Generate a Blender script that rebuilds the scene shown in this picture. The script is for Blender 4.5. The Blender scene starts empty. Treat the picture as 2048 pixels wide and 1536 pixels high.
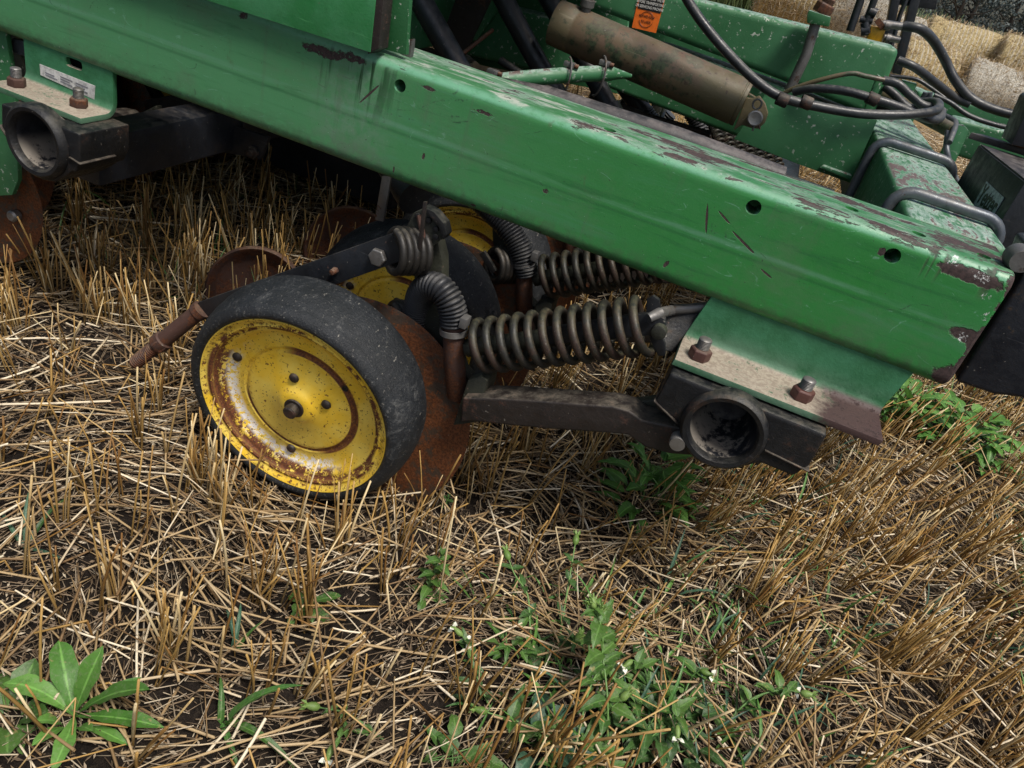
import bpy, bmesh, math, random
import numpy as np
from math import sin, cos, pi, radians, atan2, sqrt
from mathutils import Vector, Matrix
random.seed(7); RNG = np.random.default_rng(11)
S = bpy.context.scene; COL = S.collection

# ------------------------------------------------------------------ camera, sky, sun
CAM_H = .96; PITCH, ROLL, YAW = radians(31.06), radians(16.62), radians(11.3); FPX = 1540.
FW = Vector((-sin(YAW)*cos(PITCH), cos(YAW)*cos(PITCH), -sin(PITCH)))
RT = Vector((cos(YAW), sin(YAW), 0)); UPV = RT.cross(FW)
CU = RT*cos(ROLL)+UPV*sin(ROLL); CV = -RT*sin(ROLL)+UPV*cos(ROLL)
CAM = Vector((0, 0, CAM_H))
cd = bpy.data.cameras.new('camera'); cam = bpy.data.objects.new('camera', cd); COL.objects.link(cam)
cd.sensor_fit = 'HORIZONTAL'; cd.sensor_width = 36; cd.lens = 36*FPX/2048; cd.clip_start = .02; cd.clip_end = 1000
cam.matrix_world = Matrix(((CU.x, CV.x, -FW.x, 0), (CU.y, CV.y, -FW.y, 0), (CU.z, CV.z, -FW.z, CAM_H), (0, 0, 0, 1)))
S.camera = cam
SUN_EL, SUN_AZ = radians(64), radians(128)      # azimuth the light comes from, measured from +Y clockwise
w = bpy.data.worlds.new('World'); S.world = w; w.use_nodes = True
sky = w.node_tree.nodes.new('ShaderNodeTexSky'); sky.sky_type = 'NISHITA'; sky.sun_disc = False
sky.sun_elevation = SUN_EL; sky.sun_rotation = SUN_AZ; sky.dust_density = 4; sky.ozone_density = 1.0; sky.air_density = 1.2
bg = w.node_tree.nodes['Background']
w.node_tree.links.new(sky.outputs[0], bg.inputs[0]); bg.inputs[1].default_value = .068
sl = bpy.data.lights.new('sun', 'SUN'); sl.energy = 2.3; sl.angle = radians(16); sl.color = (1, .95, .88)
sun = bpy.data.objects.new('sun', sl); COL.objects.link(sun)
sd = Vector((sin(SUN_AZ)*cos(SUN_EL), cos(SUN_AZ)*cos(SUN_EL), sin(SUN_EL)))
sun.rotation_euler = sd.to_track_quat('Z', 'Y').to_euler()
S.view_settings.view_transform = 'Standard'; S.view_settings.look = 'None'; S.view_settings.gamma = 1
S.view_settings.use_curve_mapping = False; S.view_settings.exposure = 0.64
S.render.engine = 'CYCLES'; S.cycles.max_bounces = 5; S.cycles.diffuse_bounces = 3; S.cycles.glossy_bounces = 3
S.cycles.use_denoising = True

def ray(px, py): return FW + CU*((px-1024)/FPX) - CV*((py-768)/FPX)
def at(px, py, Y):
    d = ray(px, py); return CAM + d*(Y/d.y)
def atz(px, py, Z):
    d = ray(px, py); return CAM + d*((Z-CAM_H)/d.z)
def ground_z(x, y):
    return -np.clip((np.asarray(y)-5)*.058, 0, 1.25)

# ------------------------------------------------------------------ materials
class G:
    def __init__(s, name, rough=.6, metal=0., spec=.5):
        s.m = bpy.data.materials.new(name); s.m.use_nodes = True; s.nt = s.m.node_tree; s.N = s.nt.nodes
        s.b = s.N['Principled BSDF']; s.b.inputs['Roughness'].default_value = rough; s.b.inputs['Metallic'].default_value = metal
        s.b.inputs['Specular IOR Level'].default_value = spec
        s.tc = s.N.new('ShaderNodeTexCoord'); s.geo = s.N.new('ShaderNodeNewGeometry')
    def lk(s, a, b): s.nt.links.new(a, b)
    def set(s, sock, v):
        if hasattr(v, 'links') or hasattr(v, 'is_linked'): s.lk(v, sock)
        else:
            if sock.type == 'RGBA' and len(v) == 3: v = (*v, 1)
            sock.default_value = v
    def pos(s, scale=(1, 1, 1), loc=(0, 0, 0)):
        m = s.N.new('ShaderNodeMapping'); s.lk(s.tc.outputs['Object'], m.inputs[0]); m.inputs[3].default_value = scale; m.inputs[1].default_value = loc
        return m.outputs[0]
    def noise(s, scale, detail=5, rough=.6, stretch=(1, 1, 1), loc=(0, 0, 0), dist=0):
        n = s.N.new('ShaderNodeTexNoise'); s.lk(s.pos(stretch, loc), n.inputs['Vector'])
        n.inputs['Scale'].default_value = scale; n.inputs['Detail'].default_value = detail; n.inputs['Roughness'].default_value = rough; n.inputs['Distortion'].default_value = dist
        return n.outputs['Fac']
    def voro(s, scale, stretch=(1, 1, 1), rnd=1, feat='F1'):
        n = s.N.new('ShaderNodeTexVoronoi'); n.feature = feat; s.lk(s.pos(stretch), n.inputs['Vector']); n.inputs['Scale'].default_value = scale
        return n.outputs['Distance']
    def rng(s, v, lo, hi, a=0., b=1.):
        n = s.N.new('ShaderNodeMapRange'); n.interpolation_type = 'SMOOTHSTEP'; s.set(n.inputs['Value'], v)
        n.inputs['From Min'].default_value = lo; n.inputs['From Max'].default_value = hi; n.inputs['To Min'].default_value = a; n.inputs['To Max'].default_value = b
        return n.outputs[0]
    def m2(s, op, a, b=0., c=None):
        n = s.N.new('ShaderNodeMath'); n.operation = op; s.set(n.inputs[0], a); s.set(n.inputs[1], b)
        if c is not None: s.set(n.inputs[2], c)
        return n.outputs[0]
    def mul(s, a, b): return s.m2('MULTIPLY', a, b)
    def mix(s, a, b, f):
        n = s.N.new('ShaderNodeMix'); n.data_type = 'RGBA'; s.set(n.inputs[0], f); s.set(n.inputs[6], a); s.set(n.inputs[7], b)
        return n.outputs[2]
    def xyz(s, v=None):
        n = s.N.new('ShaderNodeSeparateXYZ'); s.lk(v or s.tc.outputs['Object'], n.inputs[0]); return n.outputs
    def nz(s): return s.xyz(s.geo.outputs['Normal'])[2]
    def blob(s, cx, cz, rx, rz, nz_, k=.5, ang=0):
        """an irregular ellipse round (cx, cz) of the object's own XZ plane"""
        X, Y_, Z = s.P
        dx = s.m2('SUBTRACT', X, cx); dz = s.m2('SUBTRACT', Z, cz)
        if ang:
            a = s.m2('ADD', s.mul(dx, cos(ang)), s.mul(dz, sin(ang))); b = s.m2('SUBTRACT', s.mul(dz, cos(ang)), s.mul(dx, sin(ang))); dx, dz = a, b
        a = s.mul(dx, 1/rx); b = s.mul(dz, 1/rz)
        d = s.m2('SQRT', s.m2('ADD', s.mul(a, a), s.mul(b, b)))
        d = s.m2('ADD', d, s.mul(s.m2('SUBTRACT', nz_, .5), k*3))
        return s.rng(d, 1.10, .90)
    def mx(s, *a):
        r = a[0]
        for b in a[1:]: r = s.m2('MAXIMUM', r, b)
        return r
    def bump(s, h, dist=.001, strength=.6):
        n = s.N.new('ShaderNodeBump'); n.inputs['Distance'].default_value = dist; n.inputs['Strength'].default_value = strength; s.lk(h, n.inputs['Height']); s.lk(n.outputs[0], s.b.inputs['Normal'])
    def out(s, c, rough=None):
        s.set(s.b.inputs['Base Color'], c)
        if rough is not None: s.set(s.b.inputs['Roughness'], rough)
        return s.m
M = {}
RUSTB = (.10, .062, .05)
def grimy(name, base, alt, rough=.55, metal=0., specks=(.2, RUSTB), dust=.5, dustcol=(.24, .21, .16), rust=0., rustcol=(.13, .045, .018), sc=1., bump=.0006, spec=.5, scratches=True):
    g = G(name, rough, metal, spec)
    n1 = g.noise(9*sc, 6, .65); n2 = g.noise(55*sc, 6, .7); n3 = g.noise(230*sc, 4, .7)
    c = g.mix(base, alt, g.rng(n1, .38, .66))
    c = g.mix(c, tuple(x*.72 for x in base), g.rng(n2, .55, .75))
    if rust:
        c = g.mix(c, g.mix(rustcol, tuple(x*.45 for x in rustcol), g.rng(n3, .4, .62)), g.rng(g.m2('ADD', g.mul(n1, .55), g.mul(n2, .45)), .62-rust*.32, .68-rust*.32))
    if dust: 
        f = g.mul(g.rng(g.nz(), .25, .95), g.rng(g.m2('ADD', g.mul(n2, .6), g.mul(n1, .4)), .40, .62)); c = g.mix(c, dustcol, g.mul(f, dust))
    if scratches:
        n4 = g.noise(40, 3, .6, (.25, 1, 3), dist=1.5); c = g.mix(c, tuple(min(1, x*1.6+.05) for x in base), g.mul(g.rng(n4, .66, .72), .5))
    if specks: c = g.mix(c, specks[1], g.mul(g.rng(g.noise(120*sc, 3, .6, loc=(3, 1, 2)), .74-specks[0]*.2, .77-specks[0]*.2), .9))
    c = g.mix(c, (.3, .28, .24), g.mul(g.rng(g.noise(160, 2, .5, loc=(9, 4, 7)), .72, .76), .5))
    g.bump(g.m2('ADD', n3, g.mul(n2, 1.5)), bump, .6)
    M[name] = g.out(c, g.rng(n2, .3, .7, rough-.12, rough+.16))
    return M[name]
GREEN = (.028, .215, .042); GREENF = (.055, .225, .105)
def green_beam():
    """paint of the long rail: faded, scratched, chipped where the photo shows it"""
    g = G('green_rail_paint', .42); g.P = g.xyz(); X, Y_, Z = g.P
    n1 = g.noise(3.2, 5, .6); n2 = g.noise(60, 5, .7); fine = g.noise(420, 3, .7); brush = g.noise(26, 5, .7, (.12, 1, 1.6), dist=.6)
    c = g.mix(GREEN, (.038, .225, .060), g.rng(n1, .35, .65))
    c = g.mix(c, (.095, .275, .135), g.mul(g.rng(X, .15, -.8), .7))             # paler, greyer green towards the left
    c = g.mix(c, (.08, .27, .15), g.mul(g.rng(brush, .52, .74), .45))
    c = g.mix(c, (.013, .10, .035), g.mul(g.rng(brush, .46, .3), .45))
    # seam along the flat rail, painted in: pale highlight line above a dark one
    sz = g.m2('ADD', Z, g.mul(X, -.004))
    seam = g.mul(g.rng(g.m2('ABSOLUTE', g.m2('SUBTRACT', sz, .089)), .006, .001), g.rng(brush, .35, .6)); c = g.mix(c, (.14, .33, .21), g.mul(seam, .5)); seam2 = g.rng(g.m2('ABSOLUTE', g.m2('SUBTRACT', sz, .079)), .004, .0005); c = g.mix(c, (.012, .08, .03), g.mul(seam2, .35))
    # long hair-line scratches
    for (k, lo, col, sd_) in ((14, .004, (.16, .38, .24), 3), (10, .003, (.02, .05, .03), 8)):
        wv = g.noise(k, 2, .5, (.35, 1, 1), loc=(sd_, 0, 0)); c = g.mix(c, col, g.mul(g.rng(g.m2('ABSOLUTE', g.m2('SUBTRACT', wv, .5)), lo, 0), g.mul(g.rng(n2, .5, .6), .7)))
    # run-off stain below the leg foot: grey wash and dark green drips
    nn = g.noise(70, 7, .75); st = g.noise(70, 3, .5, (1, 1, .08)); sx = g.rng(g.m2('ABSOLUTE', g.m2('SUBTRACT', X, -.585)), .10, .02)
    c = g.mix(c, (.17, .25, .19), g.mul(sx, g.mul(g.rng(n2, .3, .7), .55)))
    c = g.mix(c, (.015, .055, .02), g.mul(g.mul(sx, g.rng(st, .50, .60)), g.rng(g.m2('ADD', Z, g.mul(nn, .05)), .085, .17)))
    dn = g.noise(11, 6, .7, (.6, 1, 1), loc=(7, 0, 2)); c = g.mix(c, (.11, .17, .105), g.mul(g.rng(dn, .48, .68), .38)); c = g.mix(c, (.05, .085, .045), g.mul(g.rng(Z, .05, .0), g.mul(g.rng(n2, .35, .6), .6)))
    run = g.noise(45, 4, .6, (1, 1, .05), loc=(5, 0, 0)); c = g.mix(c, (.09, .15, .09), g.mul(g.rng(run, .58, .70), .30)); dots = g.rng(g.noise(210, 2, .5, loc=(2, 6, 2)), .71, .73); c = g.mix(c, (.03, .05, .03), g.mul(dots, .7))
    # chips
    bl = [(-.645, .155, .05, .012), (-.60, .160, .04, .009), (-.79, .165, .02, .012), (-.47, .155, .028, .006), (-.375, .148, .03, .006), (-.40, .0, .02, .012), (-.36, .010, .012, .006),
          (-.50, .02, .004, .015), (-.455, .055, .006, .012), (.21, .150, .012, .014), (-.255, .07, .010, .008)]
    bl = [(a, b_, c_*.42, d*.42) if i > 1 else (a, b_, c_*.65, d*.6) for i, (a, b_, c_, d) in enumerate(bl)]
    ch = g.mul(g.mx(*[g.blob(*q, nn, 1.1) for q in bl]), g.rng(g.noise(260, 3, .6, loc=(6, 2, 1)), .36, .40))
    lines = [(-.02, .112, .020, .0017, -1.25), (.002, .122, .012, .0016, -.5), (.04, .098, .022, .0018, -.45), (.085, .068, .010, .0016, -.35), (-.56, .118, .022, .0016, .9), (-.05, .03, .006, .003, 1.2)]
    ch = g.mx(ch, *[g.blob(a, b_, c_, d, nn, .3, an) for a, b_, c_, d, an in lines])
    ch = g.mx(ch, g.rng(g.noise(75, 2, .5, loc=(5, 5, 5)), .775, .79), g.rng(g.noise(160, 2, .5, loc=(1, 8, 5)), .79, .80))
    # corrosion on the cut end: wide patch above, narrow band down the edge, patch low
    e1 = g.m2('ADD', g.m2('SUBTRACT', X, .372), g.mul(g.m2('SUBTRACT', g.noise(22, 6, .65), .5), .09))
    e2 = g.mx(g.rng(e1, -.004, -.001), g.blob(.322, .158, .040, .010, g.noise(30, 6, .7), .7), g.blob(.362, .082, .026, .010, g.noise(28, 6, .7), .5), g.blob(.366, .02, .018, .016, g.noise(28, 6, .7), .6))
    drip = g.mul(g.rng(g.noise(60, 2, .5, (1, 1, .05), loc=(2, 0, 0)), .55, .62), g.mul(g.rng(Z, .125, .155), g.rng(g.m2('ABSOLUTE', g.m2('SUBTRACT', X, .31)), .06, .04)))
    e2 = g.mx(e2, g.mul(drip, .8))
    rustc = g.mix((.070, .043, .040), (.030, .020, .019), g.rng(g.noise(190, 4, .7), .35, .65))
    # wear on the top radius and walked-on top face, plus a painted pale highlight
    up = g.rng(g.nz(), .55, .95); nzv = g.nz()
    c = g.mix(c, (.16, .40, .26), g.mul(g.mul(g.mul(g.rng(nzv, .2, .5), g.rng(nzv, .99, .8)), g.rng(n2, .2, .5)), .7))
    topn = g.noise(48, 7, .72, (.25, 1, 1), dist=.5); tn2 = g.noise(12, 6, .7, (.5, 1, 1))
    c = g.mix(c, (.035, .11, .05), g.mul(up, .5)); c = g.mix(c, (.24, .34, .27), g.mul(up, g.rng(g.m2('ADD', g.mul(topn, .6), g.mul(tn2, .4)), .43, .58)))
    c = g.mix(c, (.42, .43, .37), g.mul(up, g.mul(g.rng(topn, .54, .60), .75)))
    fl = g.mul(g.mx(up, g.mul(g.rng(nzv, .25, .6), .9)), g.rng(g.m2('ADD', g.m2('ADD', g.mul(topn, .55), g.mul(tn2, .45)), g.mul(X, .075)), .528, .540))
    ch = g.mx(ch, e2, fl)
    bleed = g.mul(g.rng(g.noise(38, 5, .7, (1, 1, .35), loc=(9, 1, 1)), .60, .72), g.rng(n2, .4, .6)); c = g.mix(c, (.075, .085, .045), g.mul(bleed, .5))
    c = g.mix(c, rustc, ch)
    lich = g.mul(g.rng(g.noise(160, 5, .8), .54, .58), g.mx(g.blob(.352, .077, .010, .008, nn, .4), g.blob(.295, .168, .008, .006, nn, .4), g.blob(.335, .160, .010, .008, nn, .4), g.blob(.352, .14, .006, .006, nn, .4), g.blob(.365, .115, .005, .007, nn, .4)))
    c = g.mix(c, (.62, .64, .62), lich)
    spl = g.mul(g.rng(g.noise(300, 3, .6, loc=(4, 4, 4)), .70, .74), .7); c = g.mix(c, (.45, .55, .47), spl)
    g.bump(g.m2('SUBTRACT', g.m2('ADD', g.mul(fine, .25), g.mul(n2, .3)), g.mul(ch, 1.2)), .0010, .8)
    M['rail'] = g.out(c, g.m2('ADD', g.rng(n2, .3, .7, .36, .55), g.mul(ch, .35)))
green_beam()
def green_old():
    """duller paint of the frame behind: pale lichen dots, worn top faces"""
    g = G('green_frame_paint', .5); n1 = g.noise(4, 5, .6); n2 = g.noise(50, 5, .7); tn = g.noise(70, 7, .72, (1, .3, 1), dist=.4)
    c = g.mix((.020, .110, .036), (.042, .165, .070), g.rng(n1, .35, .65)); c = g.mix(c, (.02, .045, .025), g.mul(g.rng(n2, .6, .75), .6))
    up = g.rng(g.nz(), .6, .95)
    c = g.mix(c, (.27, .37, .31), g.mul(up, g.rng(tn, .36, .58))); c = g.mix(c, (.12, .085, .075), g.mul(up, g.rng(g.m2('ADD', g.mul(tn, .6), g.mul(n1, .4)), .545, .56)))
    clump = g.rng(g.noise(7, 3, .6, loc=(2, 2, 2)), .40, .56); dots = g.mul(clump, g.rng(g.noise(80, 4, .65), .605, .635))
    c = g.mix(c, (.5, .53, .47), g.mul(dots, .8)); c = g.mix(c, RUSTB, g.rng(g.noise(60, 3, .6, loc=(7, 7, 1)), .74, .755))
    g.bump(g.noise(250, 3), .0006, .5); M['green'] = g.out(c, g.rng(n2, .3, .7, .4, .62))
green_old()
def yellow_rim():
    """wheel paint: rust follows the pressed rings, bare primer next to it, specks all over"""
    g = G('yellow_wheel_paint', .42); g.P = g.xyz(); X, Y_, Z = g.P
    r = g.m2('SQRT', g.m2('ADD', g.mul(X, X), g.mul(Z, Z))); low = g.m2('ADD', g.mul(X, -.62), g.mul(Z, -.78))   # towards the lower left of the disc
    n1 = g.noise(24, 6, .7); n2 = g.noise(130, 5, .75); n3 = g.noise(330, 3, .7)
    c = g.mix((.84, .54, .035), (.88, .66, .12), g.rng(g.noise(14, 4, .6), .35, .65)); c = g.mix(c, (.42, .26, .02), g.mul(g.rng(n2, .58, .75), .5))
    wall = g.mul(g.rng(r, .118, .130), g.rng(g.m2('ADD', low, g.mul(g.m2('SUBTRACT', n1, .5), .12)), -.02, .06))
    prim = g.mul(g.rng(g.m2('ABSOLUTE', g.m2('SUBTRACT', r, .128)), .016, .006), g.mul(g.rng(g.m2('ADD', low, g.mul(g.m2('SUBTRACT', n1, .5), .2)), .0, .07), g.rng(n2, .47, .49))); c = g.mix(c, (.86, .82, .76), prim)
    rc = g.mix((.19, .062, .018), (.075, .024, .012), g.rng(n3, .35, .65))
    rw = g.m2('ADD', g.mul(n1, .5), g.mul(n2, .5))
    rw = g.m2('ADD', rw, g.mul(wall, .045))
    ringdist = lambda R, wd: g.rng(g.m2('ABSOLUTE', g.m2('SUBTRACT', r, R)), wd, wd*.35)
    rusty = g.mx(g.mul(ringdist(.141, .010), g.mul(g.rng(rw, .505, .53), wall)), g.mul(ringdist(.147, .006), g.rng(rw, .45, .50)), g.mul(ringdist(.154, .008), g.rng(rw, .49, .54)), g.mul(ringdist(.163, .004), g.rng(n2, .5, .6)))
    ang = g.m2('ARCTAN2', Z, X)
    arc = g.mul(g.rng(g.m2('ABSOLUTE', g.m2('SUBTRACT', r, .1)), .0075, .0055), g.mul(g.rng(g.m2('ABSOLUTE', g.m2('SUBTRACT', ang, .35)), 1.65, 1.3), g.rng(n1, .25, .4)))
    arc2 = g.mul(g.rng(g.m2('ABSOLUTE', g.m2('SUBTRACT', r, .1)), .0030, .0018), g.mul(g.rng(n1, .42, .5), g.rng(g.m2('ABSOLUTE', g.m2('ADD', ang, 1.3)), 1.9, 1.5)))
    sp = g.mx(g.rng(g.noise(240, 2, .5, loc=(3, 0, 1)), .655, .67), g.rng(g.noise(120, 2, .5, loc=(8, 0, 1)), .70, .715))
    ru = g.mx(rusty, arc, arc2, g.mul(sp, .85)); c = g.mix(c, rc, ru)
    halo = g.mul(g.rng(g.m2('ABSOLUTE', g.m2('SUBTRACT', r, .1)), .017, .007), g.rng(n2, .5, .62)); c = g.mix(c, (.42, .17, .02), g.mul(halo, .45))
    g.bump(g.m2('ADD', g.mul(n3, .3), g.mul(ru, -.6)), .0007, .7); M['yellow'] = g.out(c, g.m2('ADD', g.rng(n2, .3, .7, .32, .5), g.mul(ru, .4)))
yellow_rim()
def rubber():
    g = G('tyre_rubber', .55, spec=.45); n1 = g.noise(10, 6, .7); n2 = g.noise(45, 8, .85, (1, .6, 1), dist=1.2); n3 = g.noise(240, 4, .7)
    c = g.mix((.008, .010, .012), (.018, .021, .025), g.rng(n1, .35, .65)); c = g.mix(c, (.012, .013, .016), g.mul(g.rng(n2, .5, .35), .6))
    c = g.mix(c, (.20, .20, .19), g.mul(g.rng(g.m2('ADD', g.mul(n2, .75), g.mul(n1, .25)), .53, .68), .5)); c = g.mix(c, (.33, .31, .27), g.mul(g.rng(n3, .60, .68), .3))
    c = g.mix(c, (.30, .28, .24), g.mul(g.rng(g.noise(150, 3, .6, (1, .3, 1), loc=(4, 4, 4)), .68, .72), .6))
    g.bump(g.m2('ADD', n3, n2), .0018, .9); M['rubber'] = g.out(c, g.rng(n2, .3, .7, .42, .75))
rubber()
grimy('rusty_disc', (.062, .044, .032), (.085, .048, .028), .6, .3, specks=(.62, (.20, .065, .016)), dust=.5, rust=.50, rustcol=(.17, .058, .020), sc=.9, bump=.0014)
grimy('rust', (.075, .036, .026), (.05, .03, .024), .7, .1, specks=(.3, (.03, .018, .014)), dust=.4, rust=.5, bump=.001)
grimy('dark_rust', (.026, .019, .016), (.019, .016, .015), .6, .2, dust=.45, rust=.3, rustcol=(.08, .04, .028), bump=.001)
grimy('cast_iron', (.012, .013, .015), (.024, .023, .023), .5, .35, dust=.45, dustcol=(.15, .14, .11), rust=.28, rustcol=(.055, .034, .026), bump=.0012)
grimy('mossy_iron', (.020, .021, .015), (.036, .038, .022), .65, .1, dust=.5, dustcol=(.13, .14, .09), rust=.25, rustcol=(.06, .038, .026), bump=.0014)
grimy('black_paint', (.008, .009, .011), (.016, .019, .025), .42, 0, dust=.4, dustcol=(.13, .115, .10), rust=.12, rustcol=(.05, .032, .026))
grimy('navy_paint', (.009, .011, .016), (.018, .021, .028), .42, 0, dust=.45, dustcol=(.09, .08, .07), rust=.22, rustcol=(.05, .034, .024))
grimy('spring_steel', (.016, .015, .013), (.030, .029, .022), .5, .1, specks=(.3, (.02, .015, .012)), dust=.35, dustcol=(.13, .14, .07), rust=.40, rustcol=(.045, .026, .019), sc=1.6)
grimy('hose_black', (.012, .013, .016), (.024, .026, .030), .5, 0, specks=None, dust=.4, dustcol=(.18, .17, .15), scratches=False)
grimy('hydraulic_hose', (.013, .015, .018), (.028, .030, .034), .4, 0, specks=None, dust=.5, dustcol=(.20, .19, .16), scratches=False)
grimy('panel_green', (.024, .17, .048), (.05, .22, .09), .45, 0, dust=.2)
grimy('coil_dark', (.018, .016, .014), (.032, .029, .025), .5, .15, dust=.4, rust=.3, rustcol=(.05, .03, .02))
grimy('steel', (.30, .29, .28), (.20, .19, .18), .42, .75, dust=.3, rust=.12)
grimy('grey_steel', (.16, .155, .15), (.11, .105, .10), .5, .5, dust=.3, rust=.25, rustcol=(.08, .045, .03))
grimy('ubolt_grey', (.085, .098, .115), (.13, .14, .15), .42, .5, dust=.4, rust=.1)
grimy('brown_cylinder', (.095, .080, .040), (.13, .075, .055), .5, 0, specks=(.35, (.05, .03, .02)), dust=.4, dustcol=(.24, .17, .14), rust=.42, rustcol=(.045, .065, .030), sc=.5)
grimy('red_nut', (.10, .04, .032), (.07, .03, .025), .6, .1, dust=.35)
grimy('grey_top', (.025, .023, .025), (.035, .032, .032), .55, 0, dust=.6, dustcol=(.19, .165, .155))
def flange_mat():
    g = G('dusty_green_paint', .6); g.P = g.xyz(); n1 = g.noise(20, 6, .7); n2 = g.noise(110, 5, .75); n3 = g.noise(330, 3, .7); X, Y_, Z = g.P
    c = g.mix((.020, .12, .045), (.035, .165, .075), g.rng(n1, .35, .65))
    up = g.rng(g.nz(), .6, .9); d = g.mul(up, g.rng(g.m2('ADD', g.mul(n1, .4), g.mul(n2, .6)), .36, .47))
    low = g.mul(g.rng(Z, .055, .0), .75); c = g.mix(c, (.13, .20, .14), g.mul(low, g.rng(n1, .3, .6)))
    c = g.mix(c, g.mix((.37, .32, .25), (.25, .205, .16), g.rng(n2, .4, .6)), d)
    c = g.mix(c, (.055, .03, .028), g.mx(g.rng(n3, .70, .74), g.mul(g.rng(g.m2('ADD', X, g.mul(n1, .1)), .26, .29), g.rng(Z, .022, .014))))
    g.bump(g.m2('ADD', g.mul(d, 1.2), n2), .0012, .8); M['flange'] = g.out(c)
flange_mat()
def bore():
    g = G('bore_iron', .4, .4); g.P = g.xyz(); X, Y_, Z = g.P; n = g.noise(60, 5, .7)
    c = g.mix((.018, .020, .026), (.04, .042, .05), g.rng(n, .35, .65))
    d = g.mul(g.rng(g.nz(), .0, .6), g.rng(g.m2('ADD', n, g.mul(X, -2)), .42, .55)); c = g.mix(c, (.36, .32, .27), g.mul(d, .85)); g.bump(n, .001, .6); M['bore'] = g.out(c)
bore()
def plain(name, col, rough=.6, metal=0., n=60, k=.35):
    g = G(name, rough, metal); c = g.mix(col, tuple(x*(1-k) for x in col), g.rng(g.noise(n, 5, .7), .4, .68)); M[name] = g.out(c)
plain('decal_orange', (.80, .16, .012), .5, k=.2); plain('decal_black', (.012, .012, .012), .5); plain('decal_white', (.6, .6, .58), .6, n=90, k=.45); plain('decal_text', (.75, .74, .70), .5, k=.1)
plain('label_grey', (.30, .34, .38), .5, n=120, k=.6); plain('valve_yellow', (.72, .36, .01), .45, n=80, k=.3); plain('label_line', (.2, .2, .22), .7)

# ------------------------------------------------------------------ geometry helpers
class MB:
    def __init__(s): s.v = []; s.f = []
    def add(s, v, f):
        k = len(s.v); s.v += [tuple(p) for p in v]; s.f += [tuple(i+k for i in q) for q in f]; return s
    def box(s, a, b):
        (x0, y0, z0), (x1, y1, z1) = a, b
        return s.add([(x0, y0, z0), (x1, y0, z0), (x1, y1, z0), (x0, y1, z0), (x0, y0, z1), (x1, y0, z1), (x1, y1, z1), (x0, y1, z1)],
                     [(3, 2, 1, 0), (4, 5, 6, 7), (0, 1, 5, 4), (1, 2, 6, 5), (2, 3, 7, 6), (3, 0, 4, 7)])
    def hexa(s, lo, hi):
        """solid between two matching loops of 3-D points"""
        n = len(lo); s.add(list(lo)+list(hi), [tuple(range(n))[::-1], tuple(range(n, 2*n))]+[(i, (i+1) % n, n+(i+1) % n, n+i) for i in range(n)]); return s
    def slab(s, pts, off):
        off = Vector(off); return s.hexa([Vector(p) for p in pts], [Vector(p)+off for p in pts])
    def tube(s, pts, r, n=12, cap=True, sq=None):
        pts = [Vector(p) for p in pts]; m = len(pts); rr = r if hasattr(r, '__len__') else [r]*m
        T = [(pts[min(i+1, m-1)]-pts[max(i-1, 0)]).normalized() for i in range(m)]
        u = T[0].orthogonal().normalized(); V = []
        for i in range(m):
            u = (u - T[i]*u.dot(T[i])).normalized(); w_ = T[i].cross(u)
            for k in range(n):
                a = 2*pi*k/n; V.append(pts[i]+(u*cos(a)+w_*sin(a))*rr[i])
        F = [(i*n+k, i*n+(k+1) % n, (i+1)*n+(k+1) % n, (i+1)*n+k) for i in range(m-1) for k in range(n)]
        if cap: F += [tuple(range(n))[::-1], tuple((m-1)*n+k for k in range(n))]
        return s.add(V, F)
    def lathe(s, prof, c, axis, n=48, capa=False, capb=False, refl=None):
        """prof: (distance along axis, radius) pairs"""
        ax = Vector(axis).normalized(); u = (refl and Vector(refl) or ax.orthogonal()); u = (u-ax*u.dot(ax)).normalized(); w_ = ax.cross(u); c = Vector(c); m = len(prof)
        V = [c+ax*d+(u*cos(2*pi*k/n)+w_*sin(2*pi*k/n))*r for d, r in prof for k in range(n)]
        F = [(i*n+k, i*n+(k+1) % n, (i+1)*n+(k+1) % n, (i+1)*n+k) for i in range(m-1) for k in range(n)]
        if capa: F.append(tuple(range(n))[::-1])
        if capb: F.append(tuple((m-1)*n+k for k in range(n)))
        return s.add(V, F)
    def nut(s, c, axis, af, h, turn=0.):
        r = af/sqrt(3); ax = Vector(axis).normalized(); u = Matrix.Rotation(turn, 3, ax) @ ax.orthogonal()
        return s.lathe([(0, r*.95), (h*.12, r), (h*.86, r), (h, r*.88)], c, axis, 6, True, True, u)
    def build(s, name, mat, parent=None, bevel=0, angle=38, seg=2, loc=None, smooth=True):
        me = bpy.data.meshes.new(name); v = s.v
        if loc is not None: L = Vector(loc); v = [tuple(Vector(p)-L) for p in v]
        me.from_pydata(v, [], s.f); me.materials.append(M[mat] if isinstance(mat, str) else mat)
        bm = bmesh.new(); bm.from_mesh(me); bmesh.ops.remove_doubles(bm, verts=bm.verts, dist=1e-6); bmesh.ops.recalc_face_normals(bm, faces=bm.faces)
        if bevel:
            ed = [e for e in bm.edges if len(e.link_faces) == 2 and e.calc_face_angle(0) > radians(30)]
            bmesh.ops.bevel(bm, geom=ed, offset=bevel, segments=seg, affect='EDGES', profile=.6, clamp_overlap=True)
        bm.to_mesh(me); bm.free()
        if smooth: me.shade_smooth(); me.set_sharp_from_angle(angle=radians(angle))
        o = bpy.data.objects.new(name, me); COL.objects.link(o)
        if loc is not None: o.location = loc
        if parent: o.parent = parent; o.matrix_parent_inverse = Matrix.Identity(4)
        return o
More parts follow.
